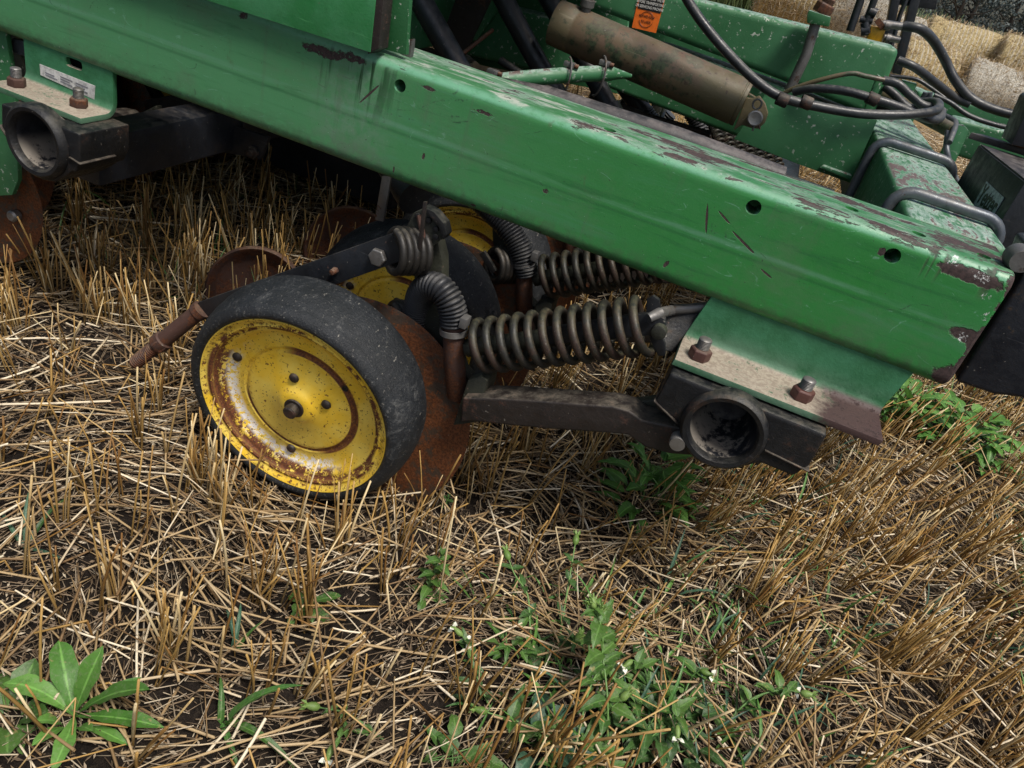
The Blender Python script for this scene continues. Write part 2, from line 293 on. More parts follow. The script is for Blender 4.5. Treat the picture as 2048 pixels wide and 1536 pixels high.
def smooth_path(pts, k=8):
    P = [Vector(p) for p in pts]; P = [P[0]*2-P[1]]+P+[P[-1]*2-P[-2]]; out = []
    for i in range(1, len(P)-2):
        a, b, c, d = P[i-1:i+3]
        for j in range(k):
            t = j/k; out.append(.5*((2*b)+(c-a)*t+(2*a-5*b+4*c-d)*t*t+(3*b-a-3*c+d)*t**3))
    out.append(P[-2]); return out
def resample(pts, step):
    out = [pts[0]]; acc = 0
    for a, b in zip(pts, pts[1:]):
        L = (b-a).length
        while acc+L >= step:
            t = (step-acc)/L; a = a.lerp(b, t); L = (b-a).length; out.append(a); acc = 0
        acc += L
    return out
def bellows(mb, pts, r, pitch=.0062, amp=.0022, n=22):
    P = resample(smooth_path(pts, 14), pitch/5); rr = [r+amp*(abs(sin(pi*i/5))**.7*2-1) for i in range(len(P))]; return mb.tube(P, rr, n)
def spring(mb, a, b, R, wire, coils, n=10, phase=0., hand=1, seg=28):
    a, b = Vector(a), Vector(b); ax = (b-a).normalized(); u = Vector((0, 0, 1)); u = (u-ax*u.dot(ax)).normalized(); w_ = ax.cross(u)*hand
    P = [a.lerp(b, i/(coils*seg))+(u*cos(phase+2*pi*i/seg)+w_*sin(phase+2*pi*i/seg))*R for i in range(int(coils*seg)+1)]
    return mb.tube(P, wire, n)
def ppx(pts, Y): return [at(x, y, Y) for x, y in pts]
def prism(pts, Y, t, mb=None):
    return (mb or MB()).slab(ppx(pts, Y), (0, t, 0))
def cut(o, cutters):
    """boolean holes, applied"""
    for c in cutters:
        m = o.modifiers.new('b', 'BOOLEAN'); m.operation = 'DIFFERENCE'; m.object = c; m.solver = 'EXACT'
    bpy.context.view_layer.update(); dg = bpy.context.evaluated_depsgraph_get()
    me = bpy.data.meshes.new_from_object(o.evaluated_get(dg)); o.modifiers.clear(); old = o.data; o.data = me; bpy.data.meshes.remove(old)
    me.shade_smooth(); me.set_sharp_from_angle(angle=radians(32))
    for c in cutters:
        d = c.data; bpy.data.objects.remove(c); bpy.data.meshes.remove(d)
def empty(name, loc, label=None, cat=None, group=None, parent=None):
    o = bpy.data.objects.new(name, None); COL.objects.link(o); o.location = loc; o.empty_display_size = .05
    if parent: o.parent = parent
    if label: o['label'] = label; o['category'] = cat
    if group: o['group'] = group
    return o
def tag(o, label=None, cat=None, group=None, kind=None):
    for k, v in (('label', label), ('category', cat), ('group', group), ('kind', kind)):
        if v: o[k] = v
    return o
def text(txt, size, mat, M4, name='lettering', parent=None, bold=.0, sx=1.):
    c = bpy.data.curves.new(name, 'FONT'); c.body = txt; c.size = size; c.align_x = 'CENTER'; c.align_y = 'CENTER'; c.offset = bold; c.extrude = .0003
    o = bpy.data.objects.new(name, c); COL.objects.link(o); bpy.context.view_layer.update()
    me = bpy.data.meshes.new_from_object(o.evaluated_get(bpy.context.evaluated_depsgraph_get())); bpy.data.objects.remove(o); bpy.data.curves.remove(c)
    me.transform(M4 @ Matrix.Diagonal((sx, 1, 1, 1))); me.materials.clear(); me.materials.append(M[mat]); r = bpy.data.objects.new(name, me); COL.objects.link(r)
    if parent: r.location = -wloc(parent); r.parent = parent
    return r

# ================================================================== the seed drill (one thing, many parts)
DR = empty('seed_drill', (0, 0, 0), 'green seed drill with rusty yellow gauge wheels and coil springs parked on stubble', 'seed drill')
def wloc(o):
    v = Vector((0, 0, 0))
    while o: v += o.location; o = o.parent
    return v
_b = MB.build
def build(s, name, mat, parent=DR, bevel=0, angle=38, seg=2, loc=None, smooth=True, local=False):
    o = _b(s, name, mat, None, bevel, angle, seg, loc, smooth)
    if parent:
        if not local: o.location = Vector(loc or (0, 0, 0)) - wloc(parent)
        o.parent = parent
    return o
MB.build = build
def tree(o):
    r = [o]
    for c in list(o.children): r += tree(c)
    return r
def copy_tree(o, parent, off=None):
    c = o.copy(); COL.objects.link(c); c.parent = parent
    if off is not None: c.location = o.location + Vector(off)
    for ch in list(o.children): copy_tree(ch, c)
    return c
def bolt(c, axis, af=.024, h=.012, stud=.012, sr=.0075, name='bolt', parent=DR, nutmat='red_nut', studmat='grey_steel', turn=.3):
    """a nut with the threaded end of its stud"""
    ax = Vector(axis).normalized(); c = Vector(c)
    o = MB().nut(c, ax, af, h, turn).build(name, nutmat, parent, .0006)
    if stud:
        k = int(stud/.0022); pr = [(h*.9, sr)]
        for i in range(k): pr += [(h+i*.0022, sr*.88), (h+i*.0022+.0011, sr*1.04)]
        pr += [(h+stud, sr*.9), (h+stud+.001, sr*.6)]
        MB().lathe(pr, c, ax, 20, False, True).build('threaded_end', studmat, o)
    return o

# ---- rail
ZB, ZT, YB, YD, XE = .547, .724, 1.10, 1.25, .373
def rail_profile(r=.019, n=9):
    c = []
    def arc(cy, cz, a0):
        for i in range(n): a = a0+(pi/2)*i/(n-1); c.append((cy+r*cos(a), cz+r*sin(a)))
    arc(YB+r, ZB+r, pi); arc_ = None
    c2 = [(YB+r+r*cos(pi+(pi/2)*i/(n-1)), ZB+r+r*sin(pi+(pi/2)*i/(n-1))) for i in range(n)]
    c3 = [(YD-r+r*cos(-pi/2+(pi/2)*i/(n-1)), ZB+r+r*sin(-pi/2+(pi/2)*i/(n-1))) for i in range(n)]
    c4 = [(YD-r+r*cos((pi/2)*i/(n-1)), ZT-r+r*sin((pi/2)*i/(n-1))) for i in range(n)]
    c5 = [(YB+r+r*cos(pi/2+(pi/2)*i/(n-1)), ZT-r+r*sin(pi/2+(pi/2)*i/(n-1))) for i in range(n)]
    # face: flat, the seam along it is painted in the material
    face = [(YB, ZT-r-.004), (YB, ZB+.090), (YB, ZB+r+.004)]
    return c2, c3, c4, c5, face
c2, c3, c4, c5, face = rail_profile()
prof = c2+c3+c4+c5+face
xs = [-2.7, -2.0, -1.4, -1.0, -.6, -.3, 0, .2, XE-.004, XE]
V = []; F = []; n = len(prof)
cy, cz = (YB+YD)/2, (ZB+ZT)/2
for i, x in enumerate(xs):
    k = 1 if x < XE else .965
    V += [(x, cy+(y-cy)*k, cz+(z-cz)*k) for y, z in prof]
F = [(i*n+k, i*n+(k+1) % n, (i+1)*n+(k+1) % n, (i+1)*n+k) for i in range(len(xs)-1) for k in range(n)] + [tuple(range(n)), tuple((len(xs)-1)*n+k for k in range(n))[::-1]]
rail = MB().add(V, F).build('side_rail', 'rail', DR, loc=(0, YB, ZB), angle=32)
def cyl_cut(c, ax, r, L):
    return MB().lathe([(-.02, r), (L, r)], c, ax, 28, True, True).build('cutter', 'rust', None)
cs = []
for (px, py, r) in ((800, 172, .0095), (1507, 415, .0105), (1785, 512, .0105)): cs.append(cyl_cut(at(px, py, YB), (0, 1, 0), r, .05))
for (px, py) in ((1220, 260), (1704, 418), (1838, 468), (1968, 512)):
    cs.append(cyl_cut(atz(px, py, ZT), (0, 0, -1), .0095, .05))
cut(rail, cs)
# ---- upright panel of the hopper leg standing on the rail, with its side web
prism([(60, -112), (740, 105), (757, -60), (600, -220), (200, -220)], 1.082, .012).build('leg_panel', 'panel_green', DR, .001, loc=at(60, -112, .9))
MB().slab([at(758, 96, 1.12), at(812, 110, 1.12), at(822, -40, 1.12), at(766, -60, 1.12)], (0, .01, 0)).build('leg_web', 'green', DR, .001)
prism([(735, 108), (757, 98), (772, -60), (760, -60)], 1.084, .03).build('leg_edge', 'dark_rust', DR, .001)
p = at(812, 122, 1.15); prism([(803, 122), (808, 92), (806, 80), (824, 78), (823, 96), (818, 126)], 1.15, .012).build('lock_pin', 'grey_steel', DR, .0012)
prism([(764, 352), (782, 352), (766, 444), (749, 440)], 1.19, .006).build('lock_pin', 'steel', DR, .0008)

# ---- cross beam going away from the rail end
def box_tube(a, b, parent, mat, name, r=.012, loc=None):
    return MB().box(a, b).build(name, mat, parent, r, seg=4, loc=loc)
box_tube((.247, 1.2525, .552), (.395, 3.6, .7225), DR, 'green', 'cross_beam', .014, loc=(.247, 1.25, .55))
def ubolt(Y, name='u_bolt', r=.0095, xl=.236, xr=.407, zt=.735, bl=.50):
    P = []; R = .032
    P += [Vector((xl, Y, bl)), Vector((xl, Y, .6)), Vector((xl, Y, zt-R))]
    P += [Vector((xl+R-R*cos(a), Y, zt-R+R*sin(a))) for a in np.linspace(.2, pi/2, 6)]
    P += [Vector((xr-R+R*sin(a), Y, zt-R+R*cos(a))) for a in np.linspace(0, pi/2-.2, 6)]
    P += [Vector((xr, Y, zt-R)), Vector((xr, Y, .6)), Vector((xr, Y, bl))]
    return MB().tube(P, r, 16).build(name, 'ubolt_grey', DR)
ubolt(1.37); ubolt(1.86)

# ---- right hanger: vertical plate, bent foot, bolts, bearing housing
def hanger(pl, foot, bolts, name='hanger_plate', Yp=1.112, slot=None):
    """pl: plate outline px at Yp; foot: z of the foot and its x range and depth"""
    x0, x1, z, yf, top0, top1 = foot
    r = .012; n = 6
    sec = [(Yp, top0), (Yp, z+r+.01)]+[(Yp-r+r*cos(a), z+.01+r-r*sin(a)) for a in np.linspace(0, pi/2, n)][0:]+[(yf, z+.01), (yf, z), (Yp+.001, z)]+[(Yp-r+(r+.01)*cos(a), z+r+.0-(r)*sin(a)) for a in np.linspace(pi/2, 0, n)]+[(Yp+.010, top0)]
    a = [(x0, y, zz) for y, zz in sec]; b = [(x1, y, zz) for y, zz in sec]
    return MB().hexa(a, b)
HZ = .468
hx0, hx1 = .012, .313
def hanger_mesh(x0, x1, yf, z, top, skew0=0., skew1=0.):
    t = .010; Yp = 1.106; r = .016
    outer = [(Yp, top)]+[(Yp-r+r*cos(a), z+t+r-r*sin(a)) for a in np.linspace(0, pi/2, 6)]+[(yf, z+t)]
    inner = [(yf, z)]+[(Yp-r+(r+t)*cos(a), z+t+r-(r+t)*sin(a)) for a in np.linspace(pi/2, 0, 6)]+[(Yp+t, top)]
    sec = outer+inner
    f = lambda x, sk: [(x+sk*(zz-z)/(top-z), y, zz) for y, zz in sec]
    return MB().hexa(f(x0, skew0), f(x1, skew1))
hg = hanger_mesh(hx0, hx1, 1.018, HZ, .560, .018, .016).build('hanger', 'flange', DR, .0012, loc=(0, 1.1, HZ))
for px, py in ((1396, 716), (1600, 796)):
    bolt(atz(px, py, HZ+.010), (0, 0, 1), .0285, .017, .016, .0095, parent=hg)
def housing(cx, cz, Y, s=1., xw=(-.10, .128), tp=.052):
    """bearing block with its bore, clamp halves and ring"""
    c = Vector((cx, Y, cz)); a, b = xw
    P = [(a, tp), (a-.004, .0), (a+.002, -.012), (-.056, -.02), (-.05, -.04), (-.03, -.062), (0, -.068), (.03, -.062), (.052, -.044), (.066, -.030), (b-.012, -.030), (b, -.004), (b, tp)]
    o = MB().slab([(cx+x, Y, cz+z) for x, z in P], (0, .11, 0)).build('bearing_housing', 'cast_iron', DR, .009, seg=4, loc=c)
    k = MB().lathe([(-.03, .0475), (.2, .0475)], c, (0, 1, 0), 40, True, True).build('cutter', 'rust', None); cut(o, [k])
    MB().lathe([(.0, .047), (-.008, .0475), (-.013, .050), (-.014, .056), (-.010, .0605), (.0, .062), (.012, .062)], c, (0, 1, 0), 56).build('bearing_ring', 'cast_iron', o, angle=50)
    MB().lathe([(-.010, .0485), (.0, .047), (.02, .044), (.05, .040), (.085, .030), (.09, .0)], c, (0, 1, 0), 56).build('bore', 'bore', o, angle=60, loc=c)
    MB().slab([(cx+a-.006, Y-.004, cz+.002), (cx-.062, Y-.004, cz-.018), (cx-.062, Y-.004, cz-.020), (cx+a-.006, Y-.004, cz-.000)], (0, .08, 0)).build('clamp_joint', 'dark_rust', o, .0005)
    MB().slab([(cx+.064, Y-.004, cz-.005), (cx+b+.003, Y-.004, cz-.010), (cx+b+.003, Y-.004, cz-.012), (cx+.064, Y-.004, cz-.007)], (0, .08, 0)).build('clamp_joint', 'dark_rust', o, .001)
    for dx in (): MB().lathe([(0, .014), (.006, .014), (.009, .010), (.009, 0)], c+Vector((dx, .006, .0505)), (0, -.5, 1), 24, True).build('boss', 'cast_iron', o)
    return o
hb = at(1447, 858, 1.0)
housing(hb.x, hb.z, 1.0)
# rock shaft behind it
MB().box((hb.x-.055, 1.112, hb.z-.055), (hb.x+.055, 3.6, hb.z+.055)).build('rock_shaft', 'navy_paint', DR, .006)
pn = at(1357, 880, 1.0); MB().lathe([(0, .006), (0, .011), (.004, .0125), (.02, .0125)], pn-Vector((0, .014, 0)), (0, 1, 0), 24, True).build('pivot_pin', 'steel', DR)

# ---- left hanger and bearing
lb = at(78, 282, 1.0)
_lx0, _lx1 = at(52, 150, 1.106).x, at(226, 205, 1.106).x; LZ = at(155, 246, 1.035).z; lhm = hanger_mesh(_lx0, _lx1, 1.035, LZ, .57); lhm.box((-1.24, 1.035, LZ+.0001), (_lx0-.0005, 1.09, LZ+.010))
lh = lhm.build('hanger', 'flange', DR, .0012, loc=(-1.1, 1.1, LZ-.012))
k = MB().box((0, 0, 0), (.036, .1, .016)).build('cutter', 'rust', None, .007); k.location = at(116, 132, 1.09); k2 = k.location.copy()
bpy.context.view_layer.update(); cut(lh, [k])
for px, py in ((34, 172), (158, 213)): bolt(atz(px, py, LZ+.010), (0, 0, 1), .026, .015, .016, .0085, parent=lh, nutmat='rust')
L0 = [at(x, y, 1.1045) for x, y in ((79, 128), (190, 172), (188, 199), (81, 150))]
lab = MB().slab(L0, (0, .001, 0)).build('paper_label', 'decal_white', lh)
mm = MB()
for r in range(3):
    for q in range(3):
        if (r, q) in ((0, 0),): continue
        a = L0[0].lerp(L0[1], .10+q*.28); b = L0[3].lerp(L0[2], .10+q*.28); a2 = L0[0].lerp(L0[1], .32+q*.28-(r % 2)*.05); b2 = L0[3].lerp(L0[2], .32+q*.28-(r % 2)*.05)
        t0 = .3+r*.2; p = [a.lerp(b, t0), a2.lerp(b2, t0), a2.lerp(b2, t0+.09), a.lerp(b, t0+.09)]; mm.slab([x-Vector((0, .0006, 0)) for x in p], (0, .0004, 0))
mm.build('label_print', 'label_line', lab)
housing(lb.x, lb.z, 1.0, xw=(-.075, .085), tp=LZ-lb.z-.001)
_sx = at(213, 272, 1.13); MB().box((lb.x-.06, 1.11, _sx.z-.095), (_sx.x, 4.2, _sx.z)).build('rock_shaft', 'navy_paint', DR, .010)
# clamp band round the rock shaft with two bolts
bx = _sx.x
MB().box((lb.x-.04, 1.52, _sx.z-.085), (bx+.010, 1.62, _sx.z+.010)).build('shaft_clamp', 'black_paint', DR, .008)
pc = Vector((bx+.005, 1.5, lb.z-.10))
q_ = MB().slab([(bx-.10, 1.50, lb.z-.05), (bx-.085, 1.50, lb.z-.125), (bx+.075, 1.50, lb.z-.095), (bx+.09, 1.50, lb.z-.04)], (0, .012, 0)).build('clamp_plate', 'navy_paint', DR, .002)
for dx in (-.05, .055): bolt((bx+dx, 1.50, lb.z-.085), (0.2, -1, 0), .026, .013, .010, .008, parent=q_, nutmat='dark_rust', studmat='dark_rust')
MB().box((-1.5, 1.75, .34), (-.5, 1.83, .40)).build('tool_bar', 'dark_rust', DR, .006)
for x in (-.98, -.80): MB().lathe([(0, .022), (.02, .022), (.024, .014), (.024, 0)], (x, 1.75, .365), (0, -1, 0), 20).build('boss', 'dark_rust', DR)

# ---- one opener: gauge wheel, disc, arm, spring, seed tube, closing arm
OP = []
def op(o): OP.append(o); return o
WN = Vector((.0486, -.9931, -.1063)); WC = Vector((-.518, .9105, .194))
gw = empty('gauge_wheel', WC, parent=DR); 
yax = -WN; xax = Vector((0, 0, 1)).cross(yax)*-1; xax = (Vector((1, 0, 0))-yax*yax.x).normalized(); zax = xax.cross(yax)
gw.rotation_euler = Matrix((xax, yax, zax)).transposed().to_euler(); op(gw)
WM = Matrix.Translation(WC) @ gw.rotation_euler.to_matrix().to_4x4()
def wpx(px, py, d=0):
    """pixel to the wheel's own plane (x, z)"""
    R_ = ray(px, py); c0 = WC+yax*d; t = (c0-CAM).dot(yax)/R_.dot(yax); return WM.inverted() @ (CAM+R_*t)
A = (0, 1, 0); O = (0, 0, 0)
# tyre: local y runs inwards
tp = [(.004, .164), (-.002, .168), (-.006, .172), (-.007, .177), (-.004, .183), (.002, .1885), (.009, .1915), (.0125, .1912), (.016, .1930), (.026, .1965), (.042, .1990), (.060, .2000), (.078, .1990), (.094, .1960), (.104, .191), (.110, .183), (.112, .174), (.108, .168), (.10, .164)]
ty = MB().lathe(tp, O, A, 120).build('tyre', 'rubber', gw, local=True, angle=60)
DD = .026
rp = [(.010, .1685), (-.001, .1692), (-.0035, .1675), (-.002, .1645), (.003, .1605), (.0045, .156), (.003, .1535), (.005, .1505), (.010, .149), (.0125, .1465), (.012, .1435), (.016, .139), (.022, .134), (DD-.001, .128), (DD, .122), (DD+.0005, .112), (DD-.0005, .106), (DD-.001, .1035), (DD+.0018, .101), (DD+.0018, .0985), (DD-.0012, .096), (DD-.002, .09), (DD-.003, .072), (DD-.0038, .069), (DD-.004, .055), (DD-.007, .049), (DD-.008, .040), (DD-.0135, .031), (DD-.017, .027), (DD-.018, .018), (DD-.018, .0)]
rm = MB().lathe(rp, O, A, 120).build('rim', 'yellow', gw, local=True, angle=60)
hub = wpx(600, 800, .008)
b0 = MB().lathe([(DD-.016, .0165), (DD-.020, .0175), (DD-.0215, .0165), (DD-.0215, .0)], (0, 0, 0), A, 32); b0.lathe([(DD-.0215, .0115), (DD-.027, .012), (DD-.034, .0115), (DD-.036, .009), (DD-.036, 0)], (0, 0, 0), A, 14)
b0.build('hub_bolt', 'dark_rust', gw, local=True, angle=30)
bi = 0
for (px, py, r_) in ((473, 715, .0085), (591, 753, .0085), (655, 806, .0085), (581, 898, .0085), (753, 870, .0085)):
    q = wpx(px, py, DD-.004); rr = sqrt(q.x**2+q.z**2); dd = DD-.001 if rr > .06 else DD-.0075
    MB().lathe([(0, r_), (-.003, r_*.95), (-.0055, r_*.6), (-.006, 0)], (q.x, dd, q.z), A, 18).build('rivet', 'dark_rust', gw, local=True, angle=60)
for (px, py) in ((690, 778), (541, 808)):
    q = wpx(px, py, DD-.003); MB().lathe([(0, .0055), (-.0008, .005), (-.0004, .003), (.002, 0)], (q.x, DD-.0025, q.z), A, 16).build('rim_hole', 'cast_iron', gw, local=True)
# coulter disc: thin, slightly dished, right behind the wheel
dc = empty('opener_disc', at(716, 815, 1.045), parent=DR); dc.rotation_euler = (radians(-4), 0, radians(4)); op(dc)
MB().lathe([(.0, .0), (.0, .204), (.0015, .209), (.004, .204), (.012, .10), (.02, .05), (.02, 0)], O, A, 110).build('blade', 'rusty_disc', dc, local=True, angle=40)
# trailing arm, forked at the pivot
arm = op(prism([(925, 796), (1000, 797), (1090, 803), (1225, 813), (1258, 822), (1283, 840), (1320, 848), (1384, 860), (1392, 912), (1340, 908), (1290, 895), (1255, 870), (1180, 864), (1090, 858), (1010, 850), (945, 843), (920, 845)], 1.012, .050).build('trailing_arm', 'dark_rust', DR, .004, seg=3, loc=(0, 1.02, .3)))
fk = prism([(1215, 812), (1300, 800), (1345, 792), (1345, 830), (1285, 838)], 1.062, .02).build('fork', 'mossy_iron', arm, .004, seg=3)
# shank casting the parts hang from
op(prism([(812, 470), (842, 424), (862, 430), (872, 470), (884, 520), (885, 600), (905, 680), (925, 742), (940, 760), (946, 846), (905, 850), (860, 800), (850, 700), (832, 600), (826, 540)], 1.085, .030).build('shank', 'mossy_iron', DR, .004, seg=2))
op(prism([(905, 852), (935, 760), (960, 752), (975, 762), (965, 800), (952, 846)], 1.03, .055).build('shank_foot', 'mossy_iron', DR, .004))
qp = op(prism([(812, 456), (826, 426), (846, 418), (866, 428), (884, 450), (889, 468), (884, 478), (852, 502), (838, 524)], 1.060, .014).build('quadrant', 'mossy_iron', DR, .0015))
MB().slab(ppx([(846, 414), (868, 424), (888, 448), (893, 470), (886, 480), (882, 468), (876, 452), (860, 434), (844, 422)], 1.054), (0, .022, 0)).build('quadrant_edge', 'cast_iron', qp, .001)
for (px, py) in ((836, 432), (858, 440), (873, 458), (872, 474)): MB().lathe([(0, .005), (-.003, .0045), (-.004, 0)], at(px, py, 1.060), A, 12).build('rivet', 'cast_iron', qp)
# down-pressure spring with guide rod, ends and pin
a_, b_ = at(950, 694, 1.06), at(1298, 650, 1.06)
sp = op(spring(MB(), a_, b_, .0405, .0068, 12.2, 12, phase=pi*.9, hand=1).build('pressure_spring', 'spring_steel', DR, angle=80))
MB().tube([a_-(b_-a_)*.05, b_+(b_-a_)*.02], .015, 16).build('guide_tube', 'mossy_iron', sp)
MB().slab([at(1090, 658, 1.045), at(1310, 625, 1.045), at(1330, 640, 1.045), at(1330, 668, 1.045), at(1095, 690, 1.045)], (0, .012, 0)).build('guide_strap', 'black_paint', sp, .0015)
cap = MB().slab(ppx([(1293, 600), (1306, 592), (1318, 600), (1322, 625), (1312, 640), (1330, 690), (1330, 712), (1316, 712), (1300, 680), (1292, 640)], 1.052), (0, .008, 0)); cap.build('spring_seat', 'black_paint', sp, .001)
MB().lathe([(0, .011), (-.012, .011), (-.013, .0095), (-.013, 0)], at(1320, 660, 1.045), A, 20).build('seat_pin', 'mossy_iron', sp)
MB().tube([at(1298, 636, 1.04), at(1318, 626, 1.05), at(1345, 620, 1.12), at(1440, 612, 1.13)], [.007, .008, .008, .008], 12).build('spring_rod', 'grey_steel', sp)
MB().slab([at(1330, 628, 1.125), at(1420, 618, 1.125), at(1385, 712, 1.125), at(1320, 700, 1.075)], (0, .02, 0)).build('spring_bracket', 'cast_iron', sp, .003)
# seed tube with its clamp
tb = op(MB().tube([at(908, 652, 1.052), at(908, 700, 1.052), at(910, 740, 1.055), at(914, 790, 1.07)], .0175, 20).build('seed_tube', 'rust', DR, angle=60))
cl = MB().lathe([(-.010, .0215), (-.0095, .0232), (.0, .0232), (.0005, .0215)], at(908, 656, 1.052), at(908, 640, 1.052)-at(908, 656, 1.052), 32)
for i in range(26):
    pass
cl.build('hose_clamp', 'steel', tb, angle=30)
cb = at(932, 642, 1.045); MB().box((cb.x-.006, 1.03, cb.z-.008), (cb.x+.006, 1.05, cb.z+.01)).build('clamp_screw', 'grey_steel', tb, .0015)
for i in range(1, 7):
    for o in list(OP):
        c = copy_tree(o, DR, (0, .36*i, 0))
for i in range(1, 7):
    for o in OP[:2]+OP[2:4]: copy_tree(o, DR, (-1.26, .36*i, 0))
# first bellows: loops over and back down beside the first disc
bellows(MB(), [at(842, 700, 1.10), at(838, 660, 1.10), at(835, 620, 1.095), at(841, 590, 1.08), at(858, 573, 1.065), at(880, 577, 1.055), at(897, 598, 1.052), at(906, 624, 1.052), at(909, 650, 1.052)], .0215).build('bellows_hose', 'hose_black', DR, angle=70)
bellows(MB(), [at(1055, 552, 1.412), at(1048, 520, 1.412), at(1036, 488, 1.415), at(1012, 452, 1.42), at(980, 420, 1.43), at(940, 385, 1.44)], .0215).build('bellows_hose', 'hose_black', DR, angle=70)
# flat closing arm behind the wheel, its axle, bolt, torsion spring
cab = MB().slab(ppx([(394, 606), (782, 468), (808, 520), (690, 562), (560, 610), (425, 668)], 1.035), (0, .012, 0)); cab.slab(ppx([(782, 468), (790, 464), (816, 518), (808, 522)], 1.031), (0, .006, 0))
ca = cab.build('closing_arm', 'black_paint', DR, .001)
bolt(at(758, 513, 1.033), (0, -1, 0), .026, .010, 0, parent=ca, nutmat='steel')
bolt(at(672, 540, 1.033), (0, -1, 0), .010, .008, .006, .005, parent=ca, nutmat='rust', studmat='rust')
ax0, ax1 = at(404, 618, 1.035), at(268, 728, .99); d_ = ax1-ax0
pr_ = [(0, .0175), (.012, .0175), (.014, .0150), (.10, .0150), (.102, .0185), (.112, .0185), (.122, .0165), (.123, .0125)]
L_ = d_.length
for i in range(14): pr_ += [(.125+i*(L_-.128)/14, .0120), (.125+(i+.5)*(L_-.128)/14, .0132)]
pr_ += [(L_, .011), (L_+.001, 0)]
MB().lathe(pr_, ax0, d_, 20, True).build('axle_stub', 'rust', DR, angle=30)
MB().nut(ax0+d_.normalized()*.104, d_, .034, .018, .2).build('axle_nut', 'rust', DR, .0008)
def torsion(px, py, Y, R=.036, name='torsion_spring', hand=1):
    c_ = at(px, py, Y); return spring(MB(), c_, c_+Vector((.034, .046, -.002)), R, .0062, 5, 10, hand=hand).build(name, 'coil_dark', DR, angle=80)
torsion(784, 502, 1.03, .033); torsion(782, 640, 1.12, .03); torsion(985, 530, 1.40, .033)
MB().tube([at(838, 430, 1.06), at(846, 470, 1.055), at(838, 510, 1.05), at(820, 530, 1.05)], .0045, 8).build('spring_leg', 'rust', DR)
MB().slab(ppx([(846, 404), (853, 404), (842, 500), (834, 500)], 1.03), (0, .004, 0)).build('spring_strap', 'dark_rust', DR, .0005)
prism([(770, 622), (782, 618), (822, 660), (815, 672)], 1.10, .01).build('stop_bar', 'cast_iron', DR, .001)
prism([(958, 508), (968, 503), (992, 542), (982, 548)], 1.38, .01).build('stop_bar', 'cast_iron', DR, .001)
# second and third arms with their closing wheels further back
for (p0, p1, p2, p3, Y) in (((470, 600), (815, 445), (830, 475), (500, 640), 1.36), ((700, 500), (960, 400), (985, 430), (720, 540), 1.72)):
    MB().slab(ppx([p0, p1, p2, p3], Y), (0, .012, 0)).build('closing_arm', 'black_paint', DR, .001)
for (px, py, Y, r_) in ((512, 590, 1.42, .115), (700, 505, 1.78, .125)):
    c_ = at(px, py, Y); cw = empty('closing_wheel', c_, parent=DR); cw.rotation_euler = (radians(-16), 0, radians(24))
    MB().lathe([(.03, 0), (.03, .03), (.016, .05), (.012, r_*.78), (-.004, r_*.86), (-.012, r_*.96), (-.008, r_), (.010, r_), (.022, r_*.9), (.024, r_*.6)], O, A, 60).build('wheel_disc', 'rust', cw, local=True, angle=60)

# ---- cylinder, its clevis and the lug plate
Y0 = 1.86
c0, c1 = at(1150, 62, Y0), at(1487, 208, Y0); dC = (c1-c0).normalized(); Lc = (c1-c0).length; RC = .050
cyl = MB().lathe([(-.05, 0), (-.05, RC*.98), (-.003, RC), (0, RC*.985), (.003, RC), (Lc-.012, RC), (Lc-.011, RC*.97), (Lc-.008, RC*.97), (Lc-.007, RC), (Lc, RC*.98), (Lc+.001, 0)], c0, dC, 56).build('hydraulic_cylinder', 'brown_cylinder', DR, angle=30)
MB().slab(ppx([(1466, 262), (1492, 196), (1505, 198), (1518, 192), (1530, 208), (1536, 228), (1530, 246), (1516, 258), (1500, 256), (1484, 250)], Y0-.03), (0, .02, 0)).build('clevis', 'brown_cylinder', cyl, .003)
MB().slab(ppx([(1496, 186), (1520, 200), (1522, 214), (1500, 206)], Y0+.005), (0, .02, 0)).build('clevis', 'brown_cylinder', cyl, .002)
pin = MB().lathe([(0, .013), (-.026, .0165), (-.030, .0160), (-.031, .0135), (-.0305, .012), (-.0308, 0)], at(1512, 233, Y0-.028), A, 28).build('clevis_pin', 'steel', cyl, angle=40)
pc = at(1512, 214, Y0-.05); MB().tube([pc+Vector((.009*sin(a), 0, .010*cos(a)+.006)) for a in np.linspace(pi, 3*pi-.3, 18)]+[at(1514, 230, Y0-.05), at(1505, 262, Y0-.05)], .0022, 8).build('cotter_pin', 'grey_steel', pin)
MB().tube([at(1514, 244, Y0-.05), at(1520, 258, Y0-.05)], .0022, 8).build('cotter_pin', 'rust', pin)
MB().lathe([(0, .011), (.012, .011), (.014, .016), (.028, .016), (.028, .010), (.05, .010)], at(1170, 26, Y0-.01), (0, -.1, 1), 20).build('port_fitting', 'grey_steel', cyl)
prism([(1532, 186), (1468, 278), (1600, 330), (1700, 366), (1755, 240), (1640, 222)], 1.95, .014).build('lug_plate', 'green', DR, .0015)
prism([(1640, 336), (1648, 332), (1704, 352), (1702, 362)], 1.93, .03).build('lug_foot', 'green', DR, .003)
